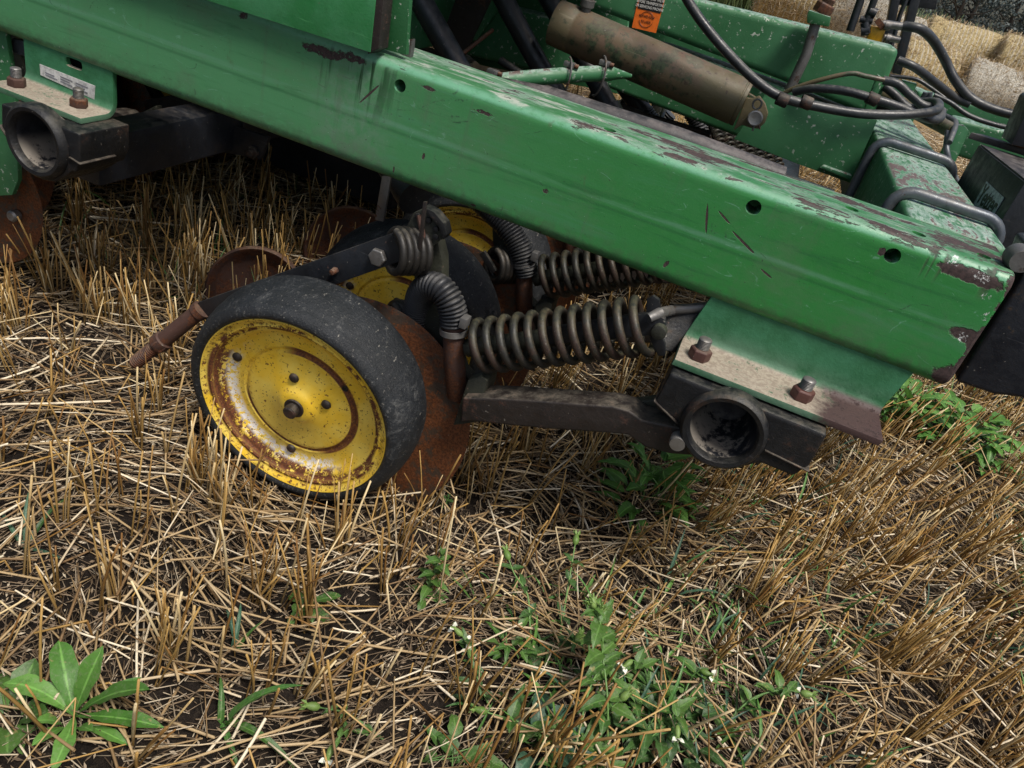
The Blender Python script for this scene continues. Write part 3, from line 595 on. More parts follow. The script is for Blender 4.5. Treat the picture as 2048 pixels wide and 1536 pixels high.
# upper frame beams
def quad_beam(q, Y, t, name, r=.012, mat='green', Y2=None):
    return MB().slab(ppx(q, Y), (0, t, 0)).build(name, mat, DR, r, seg=4, loc=at(*q[0], Y))
ub = quad_beam([(1000, -95), (1800, 98), (1746, 237), (1560, 160), (1200, 22), (1000, -50)], 2.05, .15, 'upper_beam', .016)
quad_beam([(1000, 12), (1330, 92), (1560, 172), (1750, 246), (1740, 285), (1690, 350), (1470, 272), (1205, 172), (930, 110)], 2.06, .12, 'lower_beam', .010)
prism([(900, -80), (1262, -40), (1245, 190), (960, 130), (880, 60)], 2.45, .02).build('rear_panel', 'green', DR, .002)
MB().slab(ppx([(925, -40), (1010, -60), (905, 160), (850, 160)], 1.95), (0, .012, 0)).build('brace_strap', 'dark_rust', DR, .002)
MB().slab(ppx([(1330, 118), (1560, 192), (1562, 184), (1334, 108)], 1.99), (0, .02, 0)).build('beam_lip', 'grey_top', DR, .001)
# tie rod with its clamp block over the upper beam
tr = MB().slab(ppx([(1614, 30), (1618, 20), (1662, 34), (1658, 54), (1614, 46)], 1.98), (0, .06, 0)).build('tie_block', 'green', DR, .003)
MB().tube([at(1632, 44, 2.0), at(1612, 110, 2.0), at(1578, 182, 2.0)], .0115, 14).build('tie_rod', 'grey_steel', tr)
bolt(at(1641, 27, 2.0), (.2, 0, 1), .036, .022, .012, .014, parent=tr, nutmat='rust', studmat='rust')
# orange decal
D0 = [at(x, y, 2.05) for x, y in ((1290, -62), (1343, -50), (1312, 66), (1264, 55))]
D0 = [Vector((p.x, 2.0485, p.z)) for p in D0]
dec = MB().slab(D0, (0, .0012, 0)).build('warning_decal', 'decal_orange', DR)
def dq(u0, v0, u1, v1, off):
    f = lambda u_, v_: D0[0].lerp(D0[1], u_).lerp(D0[3].lerp(D0[2], u_), v_)-Vector((0, off, 0))
    return [f(u0, v0), f(u1, v0), f(u1, v1), f(u0, v1)]
MB().slab(dq(.06, .10, .97, .66, .0006), (0, .0005, 0)).build('black_panel', 'decal_black', dec)
ex = (D0[2]-D0[3]).normalized(); ez = (D0[0]-D0[3]).normalized(); ez = (ez-ex*ex.dot(ez)).normalized(); ey = ez.cross(ex)
def tm(u_, v_, off):
    p = dq(u_, v_, u_, v_, off)[0]; return Matrix(((ex.x, ez.x, -ey.x*-1, p.x), (ex.y, ez.y, -ey.y*-1, p.y), (ex.z, ez.z, -ey.z*-1, p.z), (0, 0, 0, 1)))
for i, s_ in enumerate(('TO AVOID INJURY', 'CLOSE LOCKUP VALVE', 'BEFORE TRANSPORTING', 'OR SERVICING MACHINE')):
    text(s_, .0085, 'decal_text', tm(.51, .38+.075*i, .0012), parent=dec, sx=.72)
text('ROTATE FULLY', .0075, 'decal_black', tm(.5, .76, .0008), parent=dec, sx=.75); text('TO LOCK', .0075, 'decal_black', tm(.5, .85, .0008), parent=dec, sx=.75)
cc = dq(.5, .81, .5, .81, .0008)[0]
for a0 in (.25, .25+pi): MB().tube([cc+ex*.017*cos(a)+ez*.017*sin(a) for a in np.linspace(a0, a0+2.5, 20)], .0005, 6).build('arrow', 'decal_black', dec); MB().slab([cc+ex*.017*cos(a0+2.5+da)+ez*.017*sin(a0+2.5+da)*k for da, k in ((0, 1.1), (0, .9), (.25, 1))], (0, .0004, 0)).build('arrow', 'decal_black', dec)

# ---- seed tubes from the hopper
def tubeobj(pts, r, name, mat, n=16, k=8): return MB().tube(smooth_path(pts, k), r, n).build(name, mat, DR, angle=70)
tubeobj([at(815, -45, 1.55), at(880, 70, 1.55), at(945, 185, 1.55), at(975, 240, 1.55)], .024, 'drop_tube', 'black_paint')
tubeobj([at(985, -45, 1.9), at(1040, 60, 1.9), at(1085, 140, 1.9), at(1140, 230, 1.9)], .024, 'drop_tube', 'black_paint')
dtc = tubeobj([at(1080, -30, 2.0), at(1150, 90, 1.98), at(1190, 160, 1.95), at(1228, 232, 1.92)], .022, 'drop_tube', 'black_paint')
MB().lathe([(0, .026), (.03, .026)], at(1218, 212, 1.925), at(1228, 232, 1.92)-at(1218, 212, 1.925), 20, True, True).build('tube_collar', 'black_paint', dtc)
dtd = tubeobj([at(1235, 150, 2.2), at(1265, 195, 2.2), at(1292, 228, 2.2)], .024, 'drop_tube', 'black_paint')
bellows(MB(), [at(1288, 222, 2.2), at(1300, 240, 2.2), at(1318, 262, 2.2), at(1345, 285, 2.2)], .023, .008).build('bellows_hose', 'hose_black', DR, angle=70)
bellows(MB(), [at(1300, 262, 2.35), at(1320, 245, 2.35), at(1340, 225, 2.35)], .022, .008).build('bellows_hose', 'hose_black', DR, angle=70)
bellows(MB(), [at(1382, 225, 2.5), at(1396, 250, 2.5), at(1398, 285, 2.5)], .023, .008).build('bellows_hose', 'hose_black', DR, angle=70)
bellows(MB(), [at(1420, 225, 2.8), at(1412, 250, 2.8), at(1408, 270, 2.8)], .023, .008).build('bellows_hose', 'hose_black', DR, angle=70)
cupd = MB().tube([at(775, 330, 1.35), at(800, 362, 1.33), at(830, 396, 1.30)], [.024, .026, .034], 20).build('tube_boot', 'black_paint', DR, angle=60)
# far springs seen in the gap: leaning side by side
for i in range(7):
    x = 1432+i*19; y = 262+i*6.5
    spring(MB(), at(x-8, y-22, 2.42), at(x+14, y+42, 2.30), .012, .005, 7, 8).build('far_spring', 'spring_steel', DR, angle=80)
# green pipe with two wire clamps
gp = tubeobj([at(972, 166, 1.5), at(1040, 158, 1.55), at(1140, 150, 1.62), at(1222, 146, 1.68)], [.0155]*25, 'conduit_pipe', 'green')
MB().tube([at(1215, 146, 1.68), at(1262, 152, 1.72)], [.0155, .004], 16).build('pipe_end', 'green', gp)
for (px, py, Y) in ((984, 166, 1.5), (1136, 150, 1.62), (1206, 147, 1.67)):
    c_ = at(px, py, Y); dpp = Vector((1, .22, .1)).normalized()
    MB().lathe([(-.005, .0165), (-.005, .0185), (.005, .0185), (.005, .0165)], c_, dpp, 24).build('hose_clamp', 'steel', gp)
    MB().box((c_.x-.012, c_.y-.014, c_.z+.016), (c_.x+.010, c_.y+.002, c_.z+.026)).build('clamp_screw', 'steel', gp, .0015)
    MB().lathe([(0, .0045), (.008, .0045), (.008, 0)], c_+Vector((.010, -.006, .021)), (1, .2, 0), 12).build('clamp_screw', 'rust', gp)
for (px, py, Y) in ((1150, 150, 1.62), (1218, 147, 1.67)):
    c_ = at(px, py, Y); MB().tube([c_+Vector((-.02, 0, -.05))+Vector((.03*sin(a)*.6, -.028*sin(a), .075*(1-cos(a))/2*1.05)) for a in np.linspace(0, pi, 14)], .0022, 8).build('wire_tie', 'grey_steel', gp)
MB().tube([at(900, 160, 1.32), at(1100, 200, 1.34), at(1348, 278, 1.36), at(1562, 358, 1.38)], .021, 20).build('torque_tube', 'grey_top', DR, angle=60)
lk = MB().slab([at(1555, 352, 1.36), at(1672, 392, 1.36), at(1670, 420, 1.36), at(1560, 385, 1.36)], (0, .05, 0)).build('link_bar', 'black_paint', DR, .006)
MB().slab([at(1580, 356, 1.385), at(1640, 376, 1.385), at(1640, 380, 1.385), at(1580, 360, 1.385)], (0, .012, .001)).build('link_slot', 'decal_black', lk)
MB().slab(ppx([(840, 150), (930, 175), (960, 215), (900, 240), (820, 200)], 1.75), (0, .012, 0)).build('brace_plate', 'cast_iron', DR, .002)

for a_, b_, r_, m_ in (((838, 175, 1.5), (1010, 205, 1.6), .012, 'dark_rust'), ((860, 150, 1.7), (985, 60, 1.9), .005, 'rust'), ((1000, 120, 1.8), (1130, 195, 1.8), .009, 'cast_iron'), ((1060, 200, 1.6), (1240, 262, 1.7), .010, 'dark_rust'),
                       ((1240, 250, 1.9), (1470, 335, 1.9), .011, 'cast_iron'), ((1180, 190, 2.1), (1420, 268, 2.1), .008, 'dark_rust'), ((890, 100, 2.1), (840, 200, 1.7), .010, 'black_paint'), ((1330, 215, 2.3), (1300, 300, 2.0), .007, 'spring_steel')):
    MB().tube([at(*a_), at(*a_).lerp(at(*b_), .5)+Vector((0, 0, -.006)), at(*b_)], r_, 10).build('linkage_rod', m_, DR)
for q, Y in (([(1318, 262), (1345, 250), (1370, 300), (1352, 330), (1325, 300)], 2.15), ([(1180, 205), (1215, 215), (1212, 240), (1185, 232)], 1.75), ([(1010, 178), (1050, 186), (1046, 212), (1004, 200)], 1.72), ([(1395, 285), (1425, 292), (1418, 330), (1392, 318)], 2.0)):
    prism(q, Y, .012).build('row_bracket', 'mossy_iron', DR, .002)

# ---- right end: black marker mast, box and lettering
pA = atz(2050, 364, .70); pB = atz(1957, 290, .70)
A1 = Vector((.47, 1.47, .72)); 
bl_ = Vector(at(2050, 364, 1.50)); br_ = atz(1957, 290, bl_.z); dir_ = (br_-bl_); nrm = Vector((dir_.y, -dir_.x, 0)).normalized()*.26
if nrm.x < 0: nrm = -nrm
lo = [bl_, br_, br_+nrm, bl_+nrm]
bxo = MB().hexa([p-Vector((0, 0, .26)) for p in lo], lo).build('marker_box', 'black_paint', DR, .003, loc=bl_)
MB().hexa([p+Vector((0, 0, .0005))+(p-(bl_+br_+nrm*1)/2)*(-.02) for p in lo], [p+Vector((0, 0, .003))+(p-(bl_+br_+nrm*1)/2)*(-.02) for p in lo]).build('box_lid', 'grey_top', bxo, .001)
ed_ = MB().hexa([br_+Vector((-.02, .02, .004)), br_+nrm*.8+Vector((-.02, .02, .004)), br_+nrm*.8+Vector((.01, .06, .004)), br_+Vector((.01, .06, .004))], [p+Vector((0, 0, .012)) for p in (br_+Vector((-.02, .02, .004)), br_+nrm*.8+Vector((-.02, .02, .004)), br_+nrm*.8+Vector((.01, .06, .004)), br_+Vector((.01, .06, .004)))]).build('box_flange', 'grey_top', bxo, .001)
bolt(br_+nrm*.35+Vector((-.01, .03, .016)), (0, 0, 1), .03, .012, 0, parent=bxo, nutmat='rust')
# sticker on the box's left side
du = -dir_.normalized()*-1; fx = -dir_.normalized(); n_out = Vector((fx.y, -fx.x, 0)).normalized()
if n_out.dot(CAM-bl_) < 0: n_out = -n_out
_r = ray(1978, 402); c_s = CAM+_r*((bl_-CAM).dot(n_out)/_r.dot(n_out))+n_out*.001
ux = fx; uz = Vector((0, 0, 1))
MB().slab([c_s+ux*a+uz*b for a, b in ((-.062, .022), (.062, .022), (.062, -.024), (-.062, -.024))], n_out*.001).build('maker_sticker', 'label_grey', bxo)
t4 = Matrix(((ux.x, 0, n_out.x, (c_s+n_out*.0014).x), (ux.y, 0, n_out.y, (c_s+n_out*.0014).y), (0, 1, 0, c_s.z), (0, 0, 0, 1)))
text('Yetter', .048, 'decal_black', t4, parent=bxo, bold=.0008, sx=.9)
# lower black post beside the rail end
MB().slab(ppx([(2062, 500), (2090, 500), (2150, 560), (2070, 800), (1986, 789), (1912, 764), (2040, 560)], 1.13), (0, .09, 0)).build('marker_post', 'navy_paint', DR, .006, seg=3)
MB().lathe([(-.01, .0), (-.01, .014), (.0, .017), (.02, .017)], at(2040, 520, 1.13), A, 28).build('pivot_bolt', 'grey_steel', DR)
MB().slab([at(2062, 200, 1.8), at(2130, 160, 1.8), at(2130, 310, 1.8), at(2022, 290, 1.8)], (0, .10, 0)).build('marker_arm', 'navy_paint', DR, .004)

# ---- far right green members
quad_beam([(1835, 182), (2300, 292), (2300, 350), (1830, 214)], 2.9, .12, 'far_beam', .010)
quad_beam([(1915, 240), (2300, 330), (2300, 430), (1905, 310)], 2.45, .12, 'far_beam', .010)
MB().slab(ppx([(1912, 250), (1930, 252), (1938, 262), (1885, 385), (1862, 350)], 2.30), (0, .03, 0)).build('lug', 'green', DR, .003)
MB().slab(ppx([(1805, 160), (1835, 168), (1824, 192), (1800, 186)], 2.5), (0, .03, 0)).build('lug', 'green', DR, .003)
MB().slab(ppx([(1756, 150), (1768, 158), (1738, 232), (1726, 226)], 1.98), (0, .03, 0)).build('lug', 'green', DR, .002)
MB().tube([at(1760, 186, 2.2), at(1905, 262, 2.05)], .016, 14).build('return_pipe', 'brown_cylinder', DR); MB().tube([at(1690, 190, 2.1), at(1880, 238, 2.05)], .014, 14).build('return_pipe', 'dark_rust', DR)
# mast with fittings, valve
ms = MB()
for q in (((1793, -60), (1812, -60), (1775, 130), (1760, 120)), ((1836, -60), (1856, -60), (1802, 150), (1784, 146)), ((1780, -40), (1880, -30), (1872, 20), (1784, 8))): ms.slab(ppx(q, 2.6 if q[0][0] != 1780 else 2.63), (0, .05, 0))
mast = ms.build('marker_mast', 'black_paint', DR, .003)
MB().tube([at(1820, -20, 2.55), at(1800, 30, 2.55), at(1778, 110, 2.55)], .006, 8).build('cross_rod', 'black_paint', mast)
vb = MB().slab(ppx([(1744, 52), (1772, 58), (1762, 86), (1733, 78)], 2.3), (0, .05, 0)).build('valve_block', 'valve_yellow', DR, .003)
fm = lambda a, b, r, m='black_paint', nm='fitting': MB().tube([at(*a, 2.3), at(*b, 2.3)], r, 10).build(nm, m, vb)
fm((1755, 52), (1765, 44), .014, 'rust'); fm((1765, 47), (1805, 53), .009, 'steel'); fm((1768, 74), (1800, 80), .008, 'steel'); fm((1770, 50), (1782, 52), .012, 'steel'); fm((1772, 76), (1780, 78), .012, 'steel')
fm((1732, 68), (1730, 45), .011); fm((1732, 45), (1752, -10), .009); fm((1720, 38), (1745, 42), .008); fm((1738, 22), (1752, 28), .012); fm((1738, 60), (1722, 62), .012); fm((1700, 62), (1728, -20), .010, 'black_paint')
# hoses
def hose(pts, r, mat='hydraulic_hose', n=12): return tubeobj([at(x, y, Y) for x, y, Y in pts], r*.86, 'hydraulic_hose', mat, n, 10)
hose([(1352, -40, 1.78), (1395, 32, 1.78), (1450, 100, 1.78), (1510, 160, 1.79), (1565, 195, 1.80), (1640, 214, 1.82), (1720, 227, 1.85), (1800, 230, 1.88), (1855, 225, 1.92), (1876, 217, 1.96), (1872, 205, 2.0), (1835, 205, 2.05)], .0115)
hose([(1588, 184, 1.95), (1630, 177, 1.93), (1690, 182, 1.92), (1745, 197, 1.92), (1800, 215, 1.93), (1850, 236, 1.95), (1878, 238, 2.0), (1884, 222, 2.05)], .011)
hose([(1765, 160, 2.0), (1795, 168, 2.0), (1820, 190, 2.0), (1845, 210, 2.0), (1872, 216, 2.0)], .011)
hose([(1768, 172, 2.05), (1790, 190, 2.05), (1815, 214, 2.05), (1850, 222, 2.05)], .011)
hose([(1565, 188, 1.97), (1590, 176, 1.96), (1640, 160, 1.95), (1700, 147, 1.95), (1730, 152, 1.96), (1768, 160, 1.97)], .006, 'brown_cylinder', 8)
hose([(1806, 52, 2.3), (1840, 58, 2.3), (1866, 80, 2.35), (1890, 120, 2.4), (1910, 160, 2.4), (1940, 195, 2.4), (1985, 218, 2.4), (2060, 238, 2.4)], .0135)
hose([(1795, 120, 2.3), (1830, 135, 2.3), (1870, 165, 2.35), (1910, 195, 2.4), (1940, 208, 2.4)], .0125)
hose([(1780, 152, 2.5), (1830, 158, 2.5), (1860, 175, 2.5), (1895, 200, 2.5)], .006, n=8)
hose([(1868, 190, 2.3), (1900, 205, 2.3), (1940, 232, 2.3), (2000, 252, 2.3), (2060, 262, 2.3)], .007, n=8)
hose([(1852, 185, 2.2), (1845, 200, 2.2), (1850, 215, 2.15), (1878, 230, 2.1), (1895, 260, 2.05), (1893, 300, 2.0), (1905, 345, 2.0), (1925, 380, 2.0)], .008, 'ubolt_grey', 10)
hose([(1860, 185, 2.2), (1858, 205, 2.2), (1870, 222, 2.15), (1905, 240, 2.1), (1910, 252, 2.05), (1898, 285, 2.0)], .008, 'ubolt_grey', 10)
for (px, py, Y) in ((1565, 200, 1.79), (1612, 205, 1.81), (1745, 198, 1.92)): MB().lathe([(-.012, .012), (-.010, .0135), (.010, .0135), (.012, .012)], at(px, py, Y), (1, .1, -.1), 14).build('hose_tie', 'dark_rust', DR)
# grain hopper above, out of the picture; lower box added to shade the ground underneath
hp = MB(); hp.box((-3.4, 1.35, .98), (-.42, 4.6, 1.75)); hp.box((-3.4, 1.35, .60), (-.84, 4.6, .979)); hp.build('grain_hopper', 'green', DR, .01)
MB().box((-2.6, 3.9, .55), (.6, 4.05, .72)).build('rear_rail', 'green', DR, .01)
MB().box((-2.6, 2.05, .10), (-.92, 2.5, .50)).box((-2.6, 1.70, .42), (-.95, 1.80, .50)).build('shade_block', 'black_paint', DR, .01)  # unseen dark box and bar added to block light under the rail
# far left: curved guard and disc
lo_ = prism([(-60, 60), (10, 60), (28, 180), (34, 300), (36, 360), (24, 390), (-60, 395)], 1.12, .01).build('disc_guard', 'green', DR, .001)
ld = empty('opener_disc', at(-35, 395, 1.16), parent=DR); ld.rotation_euler = (radians(-4), 0, radians(6))
MB().lathe([(.0, .0), (.0, .135), (.0015, .142), (.004, .135), (.012, .06), (.012, 0)], O, A, 90).build('blade', 'rusty_disc', ld, local=True, angle=40)
MB().lathe([(0, .012), (-.014, .012), (-.018, .008), (-.018, 0)], (.085, -.004, -.01), A, 20).build('disc_bolt', 'steel', ld, local=True)
prism([(20, 75), (60, 85), (55, 115), (18, 105)], 1.14, .02).build('tool_bar', 'ubolt_grey', DR, .004)
# put the drill's empty at its base
base = Vector((-.4, 2.0, 0))
for o in DR.children: o.location -= base
DR.location = base

# ================================================================== ground, straw, plants
def np_mesh(name, V, Fq, mats, attrs=None, kind=None, label=None, cat=None, smooth=True, mi=None):
    me = bpy.data.meshes.new(name); V = np.asarray(V, np.float32); Fq = np.asarray(Fq, np.int32); k = Fq.shape[1]
    me.vertices.add(len(V)); me.vertices.foreach_set('co', V.ravel()); me.loops.add(Fq.size); me.loops.foreach_set('vertex_index', Fq.ravel())
    me.polygons.add(len(Fq)); me.polygons.foreach_set('loop_start', np.arange(0, Fq.size, k, dtype=np.int32))
    for n_, a in (attrs or {}).items():
        at_ = me.attributes.new(n_, 'FLOAT', 'POINT'); at_.data.foreach_set('value', np.asarray(a, np.float32))
    me.update(calc_edges=True); me.validate()
    if smooth: me.shade_smooth()
    for m in mats: me.materials.append(M[m])
    if mi is not None: me.polygons.foreach_set('material_index', mi)
    o = bpy.data.objects.new(name, me); COL.objects.link(o)
    return tag(o, label, cat, None, kind)
def vnoise(x, y, s, seed=0):
    r = np.random.default_rng(seed); T = r.random((64, 64)); X = np.asarray(x)/s+1000; Y = np.asarray(y)/s+1000
    i = np.floor(X).astype(int); j = np.floor(Y).astype(int); u = X-i; v = Y-j; u = u*u*(3-2*u); v = v*v*(3-2*v)
    g = lambda a, b: T[a % 64, b % 64]
    return (g(i, j)*(1-u)+g(i+1, j)*u)*(1-v)+(g(i, j+1)*(1-u)+g(i+1, j+1)*u)*v
def gz(x, y):
    x = np.asarray(x, float); y = np.asarray(y, float); near = np.clip(1-(np.abs(y)-6)/8, 0, 1)
    return ground_z(x, y)+near*((vnoise(x, y, .22, 1)-.5)*.03+(vnoise(x, y, .07, 2)-.5)*.014)
def soil():
    g = G('soil', .9, spec=.2); n1 = g.noise(14, 7, .7); n2 = g.noise(90, 6, .75); n3 = g.noise(260, 4, .75)
    c = g.mix((.016, .012, .009), (.038, .028, .021), g.rng(n1, .35, .65)); c = g.mix(c, (.10, .078, .055), g.mul(g.rng(n2, .5, .7), .5)); c = g.mix(c, (.016, .012, .010), g.rng(n3, .5, .36))
    far = g.rng(g.xyz()[1], 4, 9); c = g.mix(c, g.mix((.30, .20, .09), (.22, .16, .08), g.rng(g.noise(6, 5), .4, .6)), far)
    g.bump(g.m2('ADD', n2, g.mul(n3, .6)), .012, 1); M['soil'] = g.out(c)
soil()
def straw(name, lo, mid, hi, rough=.55):
    g = G(name, rough, spec=.35); ri = g.geo.outputs['Random Per Island']; a = g.N.new('ShaderNodeAttribute'); a.attribute_name = 't'; t = a.outputs['Fac']
    c = g.mix(lo, mid, g.rng(ri, .0, .5)); c = g.mix(c, hi, g.rng(ri, .62, 1.0)); n = g.noise(90, 4, .7, (1, 1, .4))
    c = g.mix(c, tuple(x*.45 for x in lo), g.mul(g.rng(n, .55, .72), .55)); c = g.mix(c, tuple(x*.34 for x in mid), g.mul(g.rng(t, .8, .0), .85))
    g.b.inputs['Subsurface Weight'].default_value = 0; M[name] = g.out(c)
straw('stubble_straw', (.20, .098, .026), (.43, .265, .082), (.74, .60, .35)); straw('litter_straw', (.20, .12, .055), (.42, .30, .155), (.80, .70, .52)); straw('chaff', (.11, .075, .045), (.24, .175, .11), (.50, .42, .30))
# ground sheet to the horizon
gx = np.sinh(np.linspace(-1, 1, 300)*7.2)/np.sinh(7.2)*320; gy0 = np.sinh(np.linspace(0, 1, 260)*6.2)/np.sinh(6.2)*420-.4
near_x = np.arange(-2.4, 1.8, .018); near_y = np.arange(-.3, 3.4, .018)
gx = np.unique(np.concatenate([gx[(gx < -2.4) | (gx > 1.8)], near_x])); gy = np.unique(np.concatenate([[-300, -100, -30, -8, -3, -1.2], near_y, gy0[gy0 > 3.4]]))
XX, YY = np.meshgrid(gx, gy); ZZ = gz(XX, YY); Vg = np.stack([XX, YY, ZZ], -1).reshape(-1, 3); nx, ny = len(gx), len(gy)
ii, jj = np.meshgrid(np.arange(nx-1), np.arange(ny-1)); a = (jj*nx+ii).ravel(); Fg = np.stack([a, a+1, a+nx+1, a+nx], 1)
np_mesh('ground', Vg, Fg, ['soil'], kind='structure')

def sticks(P0, D1, L, R, bend, nseg=3, nside=4, taper=.85, kink=None):
    """many thin tubes at once. P0 base (n,3), D1 direction, L length, R radius, bend (n,3) sideways drift at the tip"""
    n = len(P0); t = np.linspace(0, 1, nseg+1); kk = t**2
    C = P0[:, None, :]+D1[:, None, :]*(L[:, None]*t)[:, :, None]+bend[:, None, :]*kk[None, :, None]
    ref = np.where(np.abs(D1[:, 2:3]) > .8, np.array([[1., 0, 0]]), np.array([[0, 0, 1.]])); U = np.cross(D1, ref); U /= np.linalg.norm(U, axis=1, keepdims=True); W = np.cross(D1, U)
    ph = RNG.random(n)*6.28; rr = R[:, None]*(1-(1-taper)*t)[None, :]
    if kink is not None: rr = rr*(1+kink[None, :])
    A_ = np.arange(nside)*2*pi/nside
    ca = np.cos(A_[None, :]+ph[:, None]); sa = np.sin(A_[None, :]+ph[:, None])
    off = U[:, None, None, :]*ca[:, None, :, None]+W[:, None, None, :]*sa[:, None, :, None]
    V = C[:, :, None, :]+off*rr[:, :, None, None]
    base = np.arange(n)*(nseg+1)*nside; s, k = np.meshgrid(np.arange(nseg), np.arange(nside), indexing='ij'); s = s.ravel(); k = k.ravel()
    q = np.stack([s*nside+k, s*nside+(k+1) % nside, (s+1)*nside+(k+1) % nside, (s+1)*nside+k], 1)
    F = (base[:, None, None]+q[None]).reshape(-1, 4)
    if nside == 4:
        e = np.array([[nseg*4, nseg*4+1, nseg*4+2, nseg*4+3]]); F = np.concatenate([F, (base[:, None, None]+e[None]).reshape(-1, 4)])
    T = np.broadcast_to(t[None, :, None], (n, nseg+1, nside)).ravel()
    return V.reshape(-1, 3), F, T
def visible_xy(n, ymin, ymax, pad=.35):
    """random ground points inside the wedge of ground the photo can see"""
    out = []
    while sum(len(o) for o in out) < n:
        y = ymin+(ymax-ymin)*RNG.random(n*2); x = -4.4+7.6*RNG.random(n*2)
        lo = -.95-y*.98-pad*.5; hi = .75+y*.42+pad; m = (x > lo) & (x < hi); out.append(np.stack([x[m], y[m]], 1))
    return np.concatenate(out)[:n]
def keep_out(x, y, z=None):
    """where the wheel, the disc and the plants' own middles stand"""
    m = (np.abs(x+.52) < .15) & (y > .90) & (y < 1.06)
    for px, py in ((150, 1430), (380, 1530), (60, 1280), (300, 1440)):
        q = atz(px, py, 0); m |= (x-q.x)**2+(y-q.y)**2 < .038**2
    return m
# stubble: drilled rows of tufts
rows = []
row_dir = np.array([cos(-.05), sin(-.05)])
for yb in np.arange(-.2, 6.4, .150):
    xa = -5.2; 
    while xa < 3.0:
        xa += RNG.exponential(.021 if yb < 2.6 else .036)
        rows.append((xa, yb+RNG.normal(0, .022)+.02*sin(xa*3+yb*5)))
T0 = np.array(rows); lo = -.9-T0[:, 1]*.98-.3; hi = .8+T0[:, 1]*.42+.4; T0 = T0[(T0[:, 0] > lo) & (T0[:, 0] < hi)]
dens = vnoise(T0[:, 0], T0[:, 1], .3, 5); T0 = T0[RNG.random(len(T0)) < .35+.75*dens]
rep = RNG.choice([1, 2, 3, 5, 7, 9], len(T0), p=[.28, .24, .2, .14, .09, .05]); tid = np.repeat(np.arange(len(T0)), rep); n = len(tid)
base = T0[tid]+RNG.normal(0, .0065, (n, 2)); m = ~keep_out(base[:, 0], base[:, 1]); base = base[m]; tid = tid[m]; n = len(base)
lean_t = RNG.normal(0, .13, (len(T0), 2))+np.array([[.02, 0]]); lean_t[:, 0] += np.clip(T0[:, 0]+.3, -.3, 1.)*.22          # combed over to the right on the right
lean = lean_t[tid]+RNG.normal(0, .12, (n, 2)); D = np.concatenate([lean, np.ones((n, 1))], 1); D /= np.linalg.norm(D, axis=1, keepdims=True)
L = np.clip(RNG.normal(.136, .038, n), .05, .22); R = RNG.uniform(.0010, .0022, n)
P0 = np.concatenate([base, (gz(base[:, 0], base[:, 1])-.006)[:, None]], 1)
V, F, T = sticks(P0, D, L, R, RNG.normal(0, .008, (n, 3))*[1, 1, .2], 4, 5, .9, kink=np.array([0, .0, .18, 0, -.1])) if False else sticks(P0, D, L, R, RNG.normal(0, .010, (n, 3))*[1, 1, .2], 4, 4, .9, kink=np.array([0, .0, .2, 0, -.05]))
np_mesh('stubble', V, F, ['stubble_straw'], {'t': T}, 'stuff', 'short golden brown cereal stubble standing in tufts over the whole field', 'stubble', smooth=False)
# bent and broken stalks: lower piece standing, upper piece folded over
nb = 2200; xy = visible_xy(nb, .2, 4.2); m = ~keep_out(xy[:, 0], xy[:, 1]); xy = xy[m]; nb = len(xy)
D = np.concatenate([RNG.normal(0, .3, (nb, 2)), np.ones((nb, 1))], 1); D /= np.linalg.norm(D, axis=1, keepdims=True); L = RNG.uniform(.03, .085, nb); R = RNG.uniform(.001, .0018, nb)
P0 = np.concatenate([xy, (gz(xy[:, 0], xy[:, 1])-.005)[:, None]], 1); V1, F1, T1 = sticks(P0, D, L, R, np.zeros((nb, 3)), 1, 4)
P1 = P0+D*L[:, None]; D2 = np.concatenate([RNG.normal(0, 1, (nb, 2)), RNG.normal(.0, .35, (nb, 1))], 1); D2 /= np.linalg.norm(D2, axis=1, keepdims=True); L2 = RNG.uniform(.04, .13, nb)
V2, F2, T2 = sticks(P1, D2, L2, R, np.zeros((nb, 3)), 1, 4)
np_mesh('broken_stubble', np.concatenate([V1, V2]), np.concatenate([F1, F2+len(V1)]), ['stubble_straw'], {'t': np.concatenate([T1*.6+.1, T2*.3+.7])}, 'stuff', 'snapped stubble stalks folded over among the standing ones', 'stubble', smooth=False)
# loose straw lying on top
def litter(name, n, y0, y1, Lr, Rr, zr, tilt, mat, lab, nseg=2):
    xy = visible_xy(n, y0, y1); th = RNG.random(n)*pi; th = np.where(RNG.random(n) < .55, vnoise(xy[:, 0], xy[:, 1], .28, 31)*2*pi+RNG.normal(0, .28, n), th)
    dens = vnoise(xy[:, 0], xy[:, 1], .18, 9); m = (RNG.random(n) < .35+dens*.9) & ~((np.abs(xy[:, 0]+.52) < .10) & (xy[:, 1] > .92) & (xy[:, 1] < 1.02)); xy = xy[m]; th = th[m]; n = len(xy)
    el = RNG.normal(0, tilt, n); D = np.stack([np.cos(th)*np.cos(el), np.sin(th)*np.cos(el), np.sin(el)], 1); L = RNG.gamma(3.2, Lr/3.2, n)+.012; R = RNG.uniform(*Rr, n)
    C = np.concatenate([xy, (gz(xy[:, 0], xy[:, 1])+RNG.random(n)**1.6*zr+R+np.abs(np.sin(el))*L*.42)[:, None]], 1)
    V, F, T = sticks(C-D*L[:, None]/2, D, L, R, RNG.normal(0, .06, (n, 3))*L[:, None]*[1, 1, .3], nseg, 4, .9)
    np_mesh(name, V, F, [mat], {'t': T*.2+.8}, 'stuff', lab, 'straw', smooth=False)
litter('loose_straw', 16500, .15, 2.6, .085, (.0008, .0024), .034, .15, 'litter_straw', 'pale loose straw strewn in every direction over the near soil', 3)
litter('distant_straw', 16000, 2.4, 7.5, .11, (.0013, .0024), .04, .15, 'litter_straw', 'loose straw lying beyond the machine towards the bales', 1)
